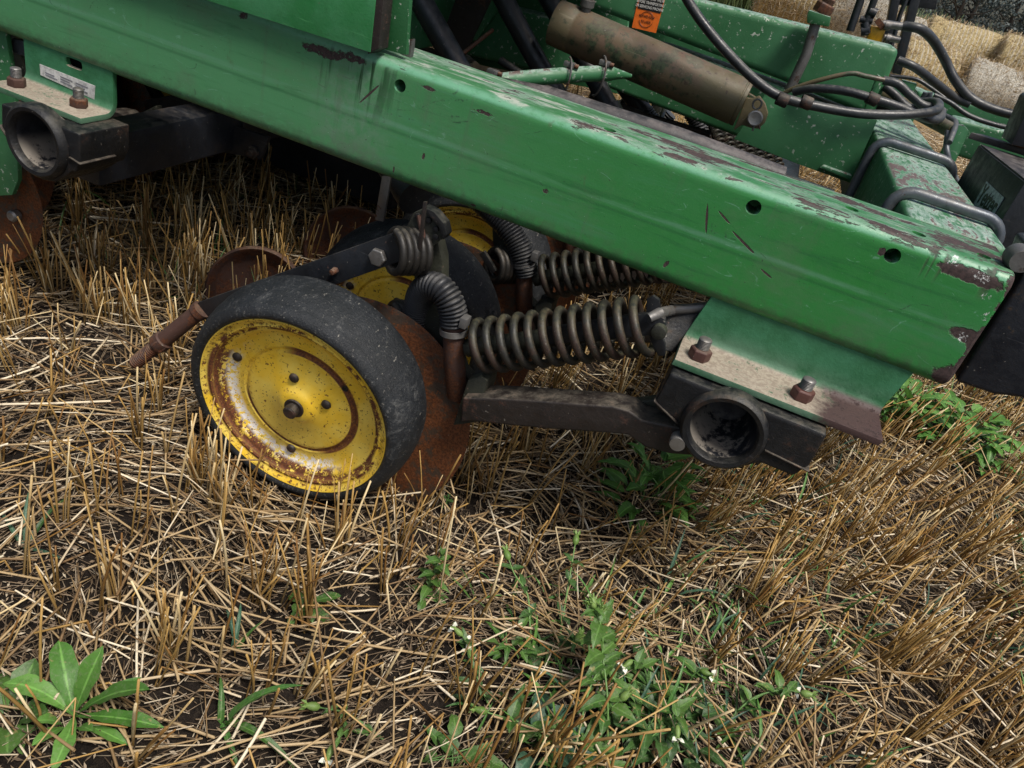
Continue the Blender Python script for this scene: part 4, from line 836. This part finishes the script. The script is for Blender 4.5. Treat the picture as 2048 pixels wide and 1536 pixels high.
litter('far_straw', 14000, 6.0, 16, .16, (.003, .006), .05, .15, 'litter_straw', 'loose straw on the open field in front of the bales', 1)
litter('fine_straw', 64000, .15, 2.2, .022, (.0005, .0010), .012, .22, 'chaff', 'short broken straw bits between the stalks', 1)
# chaff: flat little husks
n = 85000; xy = visible_xy(n, .15, 1.9); m = RNG.random(n) < vnoise(xy[:, 0], xy[:, 1], .16, 12)*1.3-.1; xy = xy[m]; n = len(xy); th = RNG.random(n)*6.28; L = RNG.uniform(.003, .0065, n); W = L*.28
C = np.concatenate([xy, (gz(xy[:, 0], xy[:, 1])+.002+RNG.random(n)*.006)[:, None]], 1); d = np.stack([np.cos(th), np.sin(th), RNG.normal(0, .3, n)], 1)*L[:, None]; e = np.stack([-np.sin(th), np.cos(th), RNG.normal(0, .5, n)], 1)*W[:, None]
V = np.stack([C-d, C+e+[0, 0, .0008], C+d, C-e], 1).reshape(-1, 3); F = np.arange(4*n).reshape(n, 4)
np_mesh('chaff', V, F, ['chaff'], {'t': np.ones(4*n)}, 'stuff', 'pale husks and chaff scattered on the dark soil', 'chaff', smooth=False)

# ---- green plants
def leafmat(name, a, b, rough=.45, tr=.12):
    g = G(name, rough, spec=.4); ri = g.geo.outputs['Random Per Island']; at_ = g.N.new('ShaderNodeAttribute'); at_.attribute_name = 'w'; wv = at_.outputs['Fac']
    c = g.mix(a, b, g.rng(ri, .1, .9)); c = g.mix(c, tuple(min(1, x*1.9+.02) for x in b), g.mul(g.rng(wv, .16, .02), .55)); c = g.mix(c, tuple(x*.6 for x in a), g.mul(g.rng(g.noise(120, 4, .7), .5, .7), .5))
    c = g.mix(c, (.30, .26, .10), g.mul(g.rng(g.noise(60, 3, .6, loc=(3, 3, 3)), .64, .70), .7))
    c = g.mix(c, (.26, .27, .18), g.mul(g.rng(g.noise(150, 5, .8, loc=(1, 3, 3)), .5, .66), .35))
    t = g.N.new('ShaderNodeBsdfTranslucent'); mx_ = g.N.new('ShaderNodeMixShader'); mx_.inputs[0].default_value = tr; g.lk(c, t.inputs[0]); g.out(c); o = g.N['Material Output']
    g.bump(g.noise(200, 4, .7), .001, .6); g.lk(g.b.outputs[0], mx_.inputs[1]); g.lk(t.outputs[0], mx_.inputs[2]); g.lk(mx_.outputs[0], o.inputs[0]); M[name] = g.m
leafmat('leaf_bright', (.07, .19, .03), (.14, .31, .06), tr=.22); leafmat('leaf_mid', (.045, .115, .020), (.085, .175, .035)); leafmat('crop_leaf', (.05, .085, .025), (.09, .13, .045)); leafmat('leaf_dark', (.028, .075, .018), (.055, .125, .03)); leafmat('grass_green', (.04, .13, .03), (.10, .24, .05), tr=.2); leafmat('leaf_blue', (.03, .085, .05), (.055, .13, .075))
plain('petal', (.78, .78, .66), .6, n=200, k=.15); leafmat('calyx', (.14, .25, .05), (.22, .34, .09), tr=.2); leafmat('stem_green', (.09, .20, .05), (.16, .30, .08))
class Plant:
    def __init__(s): s.V = []; s.F = []; s.w = []; s.mi = []; s.mats = []
    def mid(s, m):
        if m not in s.mats: s.mats.append(m)
        return s.mats.index(m)
    def leaf(s, p, az, el, L, W, droop=.6, mat='leaf_mid', n=9, fold=.25, wav=.12, shape=(.55, 1.), roll=0.):
        """blade: p base, az heading, el start elevation; curves down by droop radians along its length"""
        p = Vector(p); k0 = len(s.V); e = el; q = p.copy(); ph = random.random()*6; c5 = 7; aw = az
        for i in range(n+1):
            t = i/n; d = Vector((cos(aw)*cos(e), sin(aw)*cos(e), sin(e))); side = Vector((-sin(aw), cos(aw), roll)).normalized(); up = side.cross(d)*-1; up = d.cross(side)*-1 if False else side.cross(d)
            if up.z < 0: up = -up
            wd = W*.5*(sin(pi*min(1, max(0, t))**shape[0])**shape[1])+W*.05*(1-t); wd *= 1+wav*sin(ph+t*17)
            for j in range(c5):
                u_ = (j/(c5-1)-.5)*2; au = abs(u_)
                s.V.append(tuple(q+side*wd*u_+up*(wd*fold*(au**1.3)+.0012*sin(ph+t*22+u_*5)*(W/.03)*au))); s.w.append(au+.0)
            q = q+d*(L/n); e -= droop/n*(1+t); aw += .03*sin(ph)
        m = s.mid(mat)
        for i in range(n):
            for j in range(c5-1): s.F.append((k0+i*c5+j, k0+i*c5+j+1, k0+(i+1)*c5+j+1, k0+(i+1)*c5+j)); s.mi.append(m)
    def blade(s, p, az, el, L, W, droop=1.2, mat='grass_green'): s.leaf(p, az, el, L, W, droop, mat, 10, .35, .03, (.5, .55))
    def stem(s, pts, r0, r1, mat='stem_green', n=6):
        P = smooth_path(pts, 5); mb = MB().tube(P, [r0+(r1-r0)*i/(len(P)-1) for i in range(len(P))], n, cap=False); s.mb(mb, mat)
    def mb(s, mb, mat):
        k = len(s.V); s.V += [tuple(v) for v in mb.v]; s.w += [1.]*len(mb.v); m = s.mid(mat)
        for f in mb.f: s.F.append(tuple(i+k for i in f)); s.mi.append(m)
    def bud(s, p, d, L=.016, R=.0042, flower=False, drooped=False):
        p = Vector(p); d = Vector(d).normalized()
        s.mb(MB().lathe([(0, R*.25), (L*.12, R*.75), (L*.35, R), (L*.6, R*.85), (L*.85, R*.45), (L, R*.25), (L*1.02, 0)], p, d, 10), 'calyx')
        for k in range(5):
            a = 2*pi*k/5; u_ = Matrix.Rotation(a, 3, d) @ d.orthogonal().normalized(); q = p+d*L*.8+u_*R*.5
            dd = (d*1.2+u_*.5).normalized(); s.leaf(q, atan2(dd.y, dd.x), math.asin(max(-1, min(1, dd.z))), L*.42, R*.7, .1, 'calyx', 3)
            if flower:
                dd = (d*.5+u_*1.).normalized(); s.leaf(q+d*L*.1, atan2(dd.y, dd.x), math.asin(max(-1, min(1, dd.z))), L*.45, R*1.5, .5, 'petal', 4, .1)
    def obj(s, name, label, cat, base, group=None):
        me = bpy.data.meshes.new(name); b = Vector(base); me.from_pydata([tuple(Vector(v)-b) for v in s.V], [], s.F)
        for m in s.mats: me.materials.append(M[m])
        me.polygons.foreach_set('material_index', s.mi); a = me.attributes.new('w', 'FLOAT', 'POINT'); a.data.foreach_set('value', s.w); me.shade_smooth(); me.update()
        o = bpy.data.objects.new(name, me); COL.objects.link(o); o.location = b; return tag(o, label, cat, group)
def gp(px, py, dz=0):
    q = atz(px, py, 0); q.z = float(gz(q.x, q.y))+dz; return q
U = random.uniform
def rosette(px, py, n, L, W, mat, name, label, cat, el=(.25, 1.1), spread=.012, droop=(.3, 1.), extra=(), shape=(1.35, .9)):
    b = gp(px, py); P = Plant()
    for i in range(n):
        a = i*2.4+U(-.3, .3); k = i/n; P.leaf(b+Vector((cos(a)*spread, sin(a)*spread, .004)), a, el[0]+(el[1]-el[0])*k+U(-.15, .15), L*U(.7, 1.1)*(1-.3*k), W*U(.75, 1.15), U(*droop), mat, wav=.08, shape=shape)
    for (a, e, l_, w_, dr) in extra: P.leaf(b+Vector((0, 0, .008)), a, e, l_, w_, dr, mat, 12, .25, .10, (1.5, .85))
    return P.obj(name, label, cat, b)
rosette(150, 1450, 8, .075, .018, 'leaf_bright', 'broadleaf_weed', 'large bright green rosette weed with long upright leaves beside bare soil', 'weed', (.6, 1.25), .014, (.3, .9),
        extra=((.35, 1.0, .14, .027, .35), (1.25, 1.3, .10, .028, .3), (2.6, .9, .10, .030, .8), (.1, .6, .12, .020, .6), (3.2, .7, .10, .026, .9), (-.9, .5, .08, .020, .6)))
rosette(20, 1440, 9, .075, .030, 'leaf_mid', 'broadleaf_weed', 'darker green rosette weed cut by the left edge of the picture', 'weed', (.2, 1.0), .012)
rosette(612, 1215, 8, .045, .018, 'leaf_mid', 'broadleaf_weed', 'small round-leaved green weed nested between straws below the yellow wheel', 'weed', (.15, .9), .006, extra=((.5, .6, .055, .018, .3), (-1.6, .2, .05, .014, .4)))
rosette(845, 1205, 4, .035, .012, 'leaf_mid', 'seedling', 'tiny low seedling at the foot of the leafy upright weed', 'weed', (.1, .5), .004)
def upright(px, py, h, tiers, L, W, mat, name, label, lean=(0, 0), cat='weed', heads=0):
    b = gp(px, py); P = Plant(); top = b+Vector((lean[0], lean[1], h)); P.stem([b, b.lerp(top, .5)+Vector((U(-.006, .006), U(-.006, .006), 0)), top], .0016, .0009)
    for t in range(tiers):
        k = (t+.4)/tiers; c_ = b.lerp(top, k); a = t*1.45+U(-.2, .2)
        for s_ in (0, pi): P.leaf(c_, a+s_, U(.1, .6), L*(1-.35*k)*U(.85, 1.15), W*U(.85, 1.1), U(.4, .9), mat)
    for i in range(heads): P.leaf(top, i*1.3, 1.1, L*.4, W*.5, .2, mat)
    return P.obj(name, label, cat, b)
upright(848, 1200, .085, 6, .040, .015, 'leaf_mid', 'leafy_weed', 'upright green weed with paired pointed leaves below the rusty disc', (.006, .01), heads=4)
upright(893, 1010, .03, 3, .022, .008, 'leaf_dark', 'leafy_weed', 'little dark weed sprig just in front of the rusty disc edge', heads=3)
def bush(px, py, n, L, W, mat, label, name='leafy_weed', h=.05, sp=.05):
    b = gp(px, py); P = Plant()
    for i in range(n):
        a = U(0, 6.28); r_ = sp*sqrt(random.random()); c_ = b+Vector((cos(a)*r_, sin(a)*r_, U(.0, h))); P.leaf(c_, a+U(-.6, .6), U(-.1, .9), L*U(.6, 1.15), W*U(.7, 1.1), U(.3, 1.1), mat)
    for i in range(6): P.stem([b, b+Vector((U(-.6, .6)*sp, U(-.6, .6)*sp, h*.6)), b+Vector((U(-1, 1)*sp, U(-1, 1)*sp, h))], .0015, .0009)
    return P.obj(name, label, 'weed', b)
bush(1285, 1000, 60, .070, .026, 'leaf_bright', 'bushy dark green weed growing under the black bearing housing', h=.11, sp=.07)
bush(1785, 840, 90, .075, .034, 'leaf_bright', 'bright lime weed right of the green hanger foot', h=.12, sp=.09)
bush(1905, 900, 80, .075, .032, 'leaf_bright', 'low light green weed near the right edge below the black post', h=.11, sp=.11)
bush(1760, 760, 34, .06, .026, 'leaf_bright', 'pale weed patch behind the lime one beside the hanger', h=.03, sp=.06)
bush(1255, 1410, 40, .045, .017, 'leaf_dark', 'dense dark weed cluster among the campion stems', h=.03, sp=.07)
bush(1330, 1465, 50, .05, .018, 'leaf_dark', 'dark low weed at the bottom right of the campion', h=.03, sp=.07)
bush(1075, 1490, 14, .06, .024, 'leaf_blue', 'bluish broad-leaved weed at the bottom edge left of the campion', h=.02, sp=.04)
bush(905, 1525, 8, .055, .024, 'leaf_mid', 'half cropped weed at the bottom edge below the straw', h=.02, sp=.03)
bush(1010, 1310, 22, .035, .011, 'leaf_mid', 'thin dark weed sprig beside the white campion flowers', h=.03, sp=.03)
# campion: long branching stems, pairs of leaves, ribbed buds, small white flowers
def campion(px, py, stems, label, leaves=10, L=.045, W=.016, mat='leaf_mid'):
    """stems: list of (list of (px, py, height)), head kind"""
    b = gp(px, py); P = Plant()
    def pt(x, y, z): return atz(x, y, z)
    for path, head in stems:
        pts = [pt(x, y, z) for x, y, z in path]; P.stem(pts, .0019, .0011)
        Q = smooth_path(pts, 5)
        for k in (.35, .62, .86):
            c_ = Q[int(k*(len(Q)-1))]; a = U(0, 6.28)
            for s_ in (0, pi): P.leaf(c_, a+s_, U(.1, .7), L*U(.5, .95), W*U(.6, .95), U(.3, .9), mat)
        d = (Q[-1]-Q[-3]).normalized(); tip = Q[-1]
        if head == 'c':
            for i in range(5): P.bud(tip, d+Vector((U(-.8, .8), U(-.8, .8), U(-.3, .6))), U(.013, .019))
            for i in range(4): P.leaf(tip, U(0, 6), U(-.2, .8), .026, .008, .5, mat)
        elif head == 'b': P.bud(tip, d, .022, .006)
        elif head == 'f': P.bud(tip, d+Vector((0, 0, -.3)), .020, .0046, True)
        elif head == 'd': P.bud(tip, d+Vector((.3, -.2, -.8)), .020, .0046, True)
    for i in range(leaves): a = U(0, 6.28); P.leaf(b+Vector((U(-.02, .02), U(-.02, .02), .004)), a, U(.1, .9), L*U(.8, 1.3), W*U(.9, 1.4), U(.3, 1), mat)
    return P.obj('campion_plant', label, 'campion', b)
campion(1150, 1520, [([(1140, 1545, .0), (1175, 1390, .06), (1200, 1330, .09), (1205, 1270, .13), (1190, 1215, .16)], 'c'), ([(1215, 1520, .0), (1215, 1400, .07), (1205, 1310, .10), (1195, 1230, .15)], 'c'),
                     ([(1140, 1545, 0), (1200, 1440, .04), (1240, 1400, .07)], 'b'), ([(1100, 1500, .0), (1080, 1460, .02), (975, 1425, .03)], 'b')],
        'tall white campion with yellow-green stems and a drooping bud cluster', 18, .06, .026, 'leaf_mid')
campion(1070, 1330, [([(1070, 1330, .0), (1060, 1250, .04), (1055, 1190, .06), (1030, 1150, .08), (1018, 1120, .09)], 'b'), ([(1110, 1330, 0), (1135, 1180, .05), (1150, 1090, .09)], 'b'), ([(1090, 1340, 0), (1120, 1290, .03), (1150, 1280, .05)], 'c')],
        'slender campion with single ribbed seed heads above the stubble', 7, .035, .014, 'leaf_dark')
campion(960, 1400, [([(985, 1425, 0), (960, 1370, .02), (945, 1320, .03)], 'f'), ([(965, 1400, .0), (950, 1340, .02), (940, 1300, .03)], 'f'), ([(925, 1310, .02), (935, 1290, .03), (925, 1272, .04)], 'f')],
        'small campion carrying three white flowers left of the tall one', 4, .03, .010, 'leaf_dark')
campion(1300, 1420, [([(1290, 1430, 0), (1250, 1380, .05), (1215, 1345, .07)], 'd'), ([(1300, 1420, 0), (1290, 1340, .05), (1265, 1320, .07)], 'd'), ([(1330, 1480, 0), (1350, 1420, .04), (1355, 1450, .06)], 'd'), ([(1330, 1500, 0), (1200, 1500, .02), (1165, 1496, .02)], 'd'), ([(1345, 1450, 0), (1380, 1360, .04), (1400, 1340, .06)], 'd')],
        'sprawling campion with drooping pale flowers right of the tall one', 22, .05, .018, 'leaf_mid')
campion(1440, 1450, [([(1430, 1470, 0), (1490, 1410, .03), (1545, 1380, .05), (1575, 1372, .06)], 'd'), ([(1440, 1460, 0), (1500, 1400, .04), (1560, 1380, .06), (1600, 1385, .07)], 'b')],
        'low campion branch with paired leaves reaching to the right', 7, .04, .016, 'leaf_mid')
campion(740, 1480, [([(760, 1480, 0), (700, 1460, .02), (665, 1490, .03)], 'd'), ([(780, 1490, 0), (700, 1430, .02), (640, 1415, .03)], 'b')], 'lone campion stem with one white flower left of the bottom straws', 0, .02, .008)
# grass
def grass(px, py, blades, name, label):
    b = gp(px, py); P = Plant()
    for (a, e, l_, w_, dr, m) in blades: P.blade(b+Vector((U(-.004, .004), U(-.004, .004), 0)), a, e, l_, w_, dr, m)
    return P.obj(name, label, 'grass', b)
grass(447, 1455, [(.5, 1.2, .14, .014, .6, 'grass_green'), (-.2, .7, .13, .011, 1.3, 'leaf_mid'), (2.2, 1.0, .06, .008, .8, 'leaf_mid'), (-.7, .3, .07, .008, .7, 'grass_green')], 'grass_tuft', 'tuft with one wide upright bright grass blade and an arching one')
grass(470, 1300, [(1.9, 1.0, .07, .007, .8, 'leaf_blue'), (2.6, .8, .08, .007, 1., 'leaf_blue'), (1.2, 1.2, .06, .006, .5, 'leaf_mid')], 'grass_tuft', 'thin blue-green grass tuft above the wide-bladed one')
grass(50, 1090, [(2.4, .9, .10, .007, .7, 'leaf_blue'), (.1, .4, .08, .006, .8, 'leaf_blue'), (1.8, .7, .12, .007, 1, 'leaf_dark'), (2.9, .5, .10, .006, .6, 'leaf_blue')], 'grass_tuft', 'dark grass tuft at the left edge beside the stubble clump')
grass(1850, 1235, [(1.0, 1.3, .09, .005, .5, 'leaf_blue'), (1.7, 1.2, .08, .004, .5, 'leaf_blue'), (.4, 1.0, .07, .004, .5, 'leaf_blue')], 'grass_tuft', 'blue-green grass tuft low at the right of the field')
# green wisps growing through the stubble on the right and under the machine
n = 900; xy = visible_xy(n*6, .75, 3.0); m = (xy[:, 0] > .05) & (vnoise(xy[:, 0], xy[:, 1], .33, 21) > .55) & (xy[:, 0] > -.02+(xy[:, 1]-1.0)*-.1); xy = xy[m][:n]; P = Plant()
for x, y in xy: P.leaf((x, y, float(gz(x, y))), U(0, 6.28), U(.6, 1.4), U(.05, .12), U(.003, .006), U(.3, 1.2), random.choice(['grass_green', 'leaf_mid', 'leaf_blue']), 5, .3, .02, (.5, .55))
for _ in range(260):
    x = U(-1.5, -.3); y = U(1.3, 2.8); P.leaf((x, y, float(gz(x, y))), U(0, 6.28), U(.8, 1.4), U(.05, .13), .004, U(.3, 1.), 'leaf_mid', 5, .3, .02, (.5, .55))
for _ in range(170):
    q = gp(U(940, 1480), U(1180, 1530)); P.leaf(q, U(0, 6.28), U(.6, 1.3), U(.03, .07), U(.003, .007), U(.3, 1.), random.choice(['leaf_mid', 'grass_green', 'leaf_bright']), 5, .3, .02, (.5, .55))
o = P.obj('young_grass', None, None, (0, 1, 0)); tag(o, 'thin green grass wisps growing through the stubble', 'grass', None, 'stuff')

# ---- straw bales on the lower ground behind
def bale_mat(name, a, b, net):
    g = G(name, .8, spec=.2); n1 = g.noise(5, 5, .7); n2 = g.noise(26, 5, .8, (.5, 1, 1), dist=1.5); n3 = g.noise(70, 4, .8); X, Y_, Z = g.xyz()
    c = g.mix(a, b, g.rng(g.m2('ADD', g.mul(n2, .6), g.mul(n3, .4)), .42, .58)); c = g.mix(c, tuple(x*.16 for x in a), g.mul(g.rng(n3, .50, .42), .9))
    wv = g.m2('SINE', g.mul(X, 62)); nt_ = g.mul(g.rng(wv, .3, .95), g.rng(n2, .38, .55)); side = g.rng(g.m2('ABSOLUTE', X), .60, .58)
    c = g.mix(c, (.82, .78, .68), g.mul(g.mul(nt_, side), net)); g.bump(g.m2('ADD', n2, n3), .05, 1); M[name] = g.out(c)
bale_mat('bale_straw', (.55, .36, .12), (.92, .78, .46), .8); bale_mat('bale_pale', (.52, .43, .28), (.88, .85, .76), .9)
def bale(px, py, D, r, Lb, yaw, mat, label):
    """px, py: pixel of the bale's middle; D distance"""
    d = ray(px, py); c_ = CAM+d*(D/d.y); n_ = 72; V = []; F = []; prof = [(-Lb/2+.03, 0), (-Lb/2, r*.35), (-Lb/2-.015, r*.7), (-Lb/2+.02, r*.93), (-Lb/2+.07, r)]+[(x, r*(1+.008*sin(x*21))) for x in np.linspace(-Lb/2+.12, Lb/2-.12, 26)]+[(Lb/2-.07, r), (Lb/2-.02, r*.93), (Lb/2, r*.5), (Lb/2-.03, 0)]
    o = MB().lathe(prof, (0, 0, 0), (1, 0, 0), n_); rr = random.Random(int(px*7+py))
    ph = [rr.random()*6 for _ in range(6)]
    o.v = [(x+.012*sin(y*17+ph[0])*(abs(x) > Lb/2-.08), y*(1+.025*sin(x*3+ph[1])+.012*sin(z*9+x*7+ph[2])), z*(1+.02*sin(x*4+ph[3]))+.012*sin(y*11+x*13+ph[4])) for x, y, z in o.v]
    b_ = _b(o, 'straw_bale', mat, None, angle=70); b_.location = c_; b_.rotation_euler = (0, 0, yaw)
    # ragged straw ends standing off the surface
    n2 = 3600; k = RNG.random(n2)*6.28; xx = (RNG.random(n2)-.5)*Lb; end = RNG.random(n2) < .22; rad = np.where(end, r*np.sqrt(RNG.random(n2)), r); xx = np.where(end, np.sign(xx)*Lb/2, xx)
    P0 = np.stack([xx, np.cos(k)*rad, np.sin(k)*rad], 1); nrm_ = np.where(end[:, None], np.stack([np.sign(xx), 0*k, 0*k], 1), np.stack([0*k, np.cos(k), np.sin(k)], 1)); D_ = RNG.normal(0, 1, (n2, 3))+nrm_*.25; D_ /= np.linalg.norm(D_, axis=1, keepdims=True)
    V, F_, T = sticks(P0-nrm_*.01, D_, RNG.uniform(.05, .16, n2), RNG.uniform(.0025, .005, n2), np.zeros((n2, 3)), 1, 4); s_ = np_mesh('loose_ends', V, F_, ['litter_straw'], {'t': T*0+1}, smooth=False); s_.parent = b_
    return tag(b_, label, 'bale', 'round straw bales lying behind the drill')
bale(1990, 190, 21, .60, 1.5, -.12, 'bale_pale', 'net-wrapped round bale nearest the camera, its brown end showing')
bale(1915, 110, 25, .72, 2.0, -.05, 'bale_straw', 'loose golden straw bale behind the black hose, shaggy top')
bale(2050, 136, 24.2, .64, 1.5, -.1, 'bale_straw', 'golden bale cut by the right edge, above the nearest net-wrapped one')
bale(1840, 150, 20.5, .66, 1.2, .1, 'bale_straw', 'golden bale just right of the upper beam end')
bale(1722, 22, 18, .72, 1.2, .0, 'bale_pale', 'white net-wrapped bale behind the yellow valve block')
bale(1592, -10, 17.5, .60, 1.3, .0, 'bale_straw', 'yellow striped bale rising over the upper beam left of the white one')
bale(1780, 80, 22, .6, 1.2, .1, 'bale_pale', 'pale bale glimpsed between the black mast posts')
# strip of maize and the trees behind it
n = 9000; x = RNG.uniform(-8, 30, n); y = 46+RNG.uniform(0, 12, n); z = ground_z(x, y); P0 = np.stack([x, y, z], 1)
D_ = np.concatenate([RNG.normal(0, .25, (n, 2)), np.ones((n, 1))], 1); D_ /= np.linalg.norm(D_, axis=1, keepdims=True); M['crop'] = M['leaf_mid']
V, F, T = sticks(P0, D_, RNG.uniform(2.1, 2.6, n), RNG.uniform(.03, .06, n), RNG.normal(0, .25, (n, 3)), 2, 4, .3)
np_mesh('crop_field', V, F, ['crop_leaf'], {'w': T*0+1, 't': T}, 'stuff', 'green strip of standing crop between the bales and the dark trees', 'crop', smooth=False)
plain('bark', (.05, .04, .032), .9, n=12); leafmat('hazy_tree_leaf', (.045, .066, .070), (.08, .11, .115), tr=.15)  # blue-grey leaf colour carries the haze of distance
def tree_(x, y, h, r, label):
    z = float(ground_z(x, y)); rt_ = empty('broadleaf_tree', (x, y, z), label, 'tree', 'dark trees behind the crop strip'); rr = np.random.default_rng(int(abs(x)*31+y)); mb = MB(); mb.tube([(0, 0, 0), (.1, 0, h*.3), (-.1, .1, h*.6), (0, 0, h*.85)], [.22, .17, .11, .04], 10)
    cl_ = []
    for i in range(16):
        a = rr.random()*6.28; hh = h*(.12+.8*rr.random()); e_ = r*(.35+.65*rr.random())*sqrt(max(.15, 1-((hh/h-.5)/.62)**2)); p = (cos(a)*e_, sin(a)*e_, hh+.3); cl_.append(p); mb.tube([(0, 0, hh*.75), (p[0]*.5, p[1]*.5, hh*.85), p], [.07, .045, .015], 6)
    o = _b(mb, 'trunk', 'bark', None); o.parent = rt_
    cl_ = np.array(cl_); n = 4600; c_ = cl_[rr.integers(0, len(cl_), n)]; d = rr.normal(0, 1, (n, 3)); d /= np.linalg.norm(d, axis=1, keepdims=True); C = c_+d*(rr.random((n, 1))**.5)*[[1.35, 1.35, 1.0]]; s_ = rr.uniform(.07, .15, (n, 1))
    a1 = rr.normal(0, 1, (n, 3)); a1 /= np.linalg.norm(a1, axis=1, keepdims=True); a2 = np.cross(a1, rr.normal(0, 1, (n, 3))); a2 /= np.linalg.norm(a2, axis=1, keepdims=True)
    V = np.stack([C-a1*s_, C+a2*s_*.6, C+a1*s_, C-a2*s_*.6], 1).reshape(-1, 3); c = np_mesh('crown', V, np.arange(4*n).reshape(n, 4), ['hazy_tree_leaf'], {'w': np.ones(4*n)}, smooth=False); c.parent = rt_
for i, (x, y, h, r, lb) in enumerate(((9.5, 66, 9, 2.8, 'dark tree above the crop strip, leftmost of those in view'), (13.2, 68, 10, 3., 'dark tree standing second along the crop strip'), (16.6, 66, 9, 2.8, 'dark tree third along the strip with a pale sky gap at its foot'), (20., 67, 10, 3., 'dark tree cut off by the right edge of the picture'),
                                      (11.4, 73, 11, 3.2, 'taller tree filling the gap behind the first and second'), (15., 74, 11, 3.2, 'taller tree filling the gap behind the second and third'), (18.6, 74, 11, 3.2, 'taller tree behind the third and the last'), (6.2, 70, 9, 2.8, 'dark tree hidden mostly behind the mast top'))): tree_(x, y, h, r, lb)
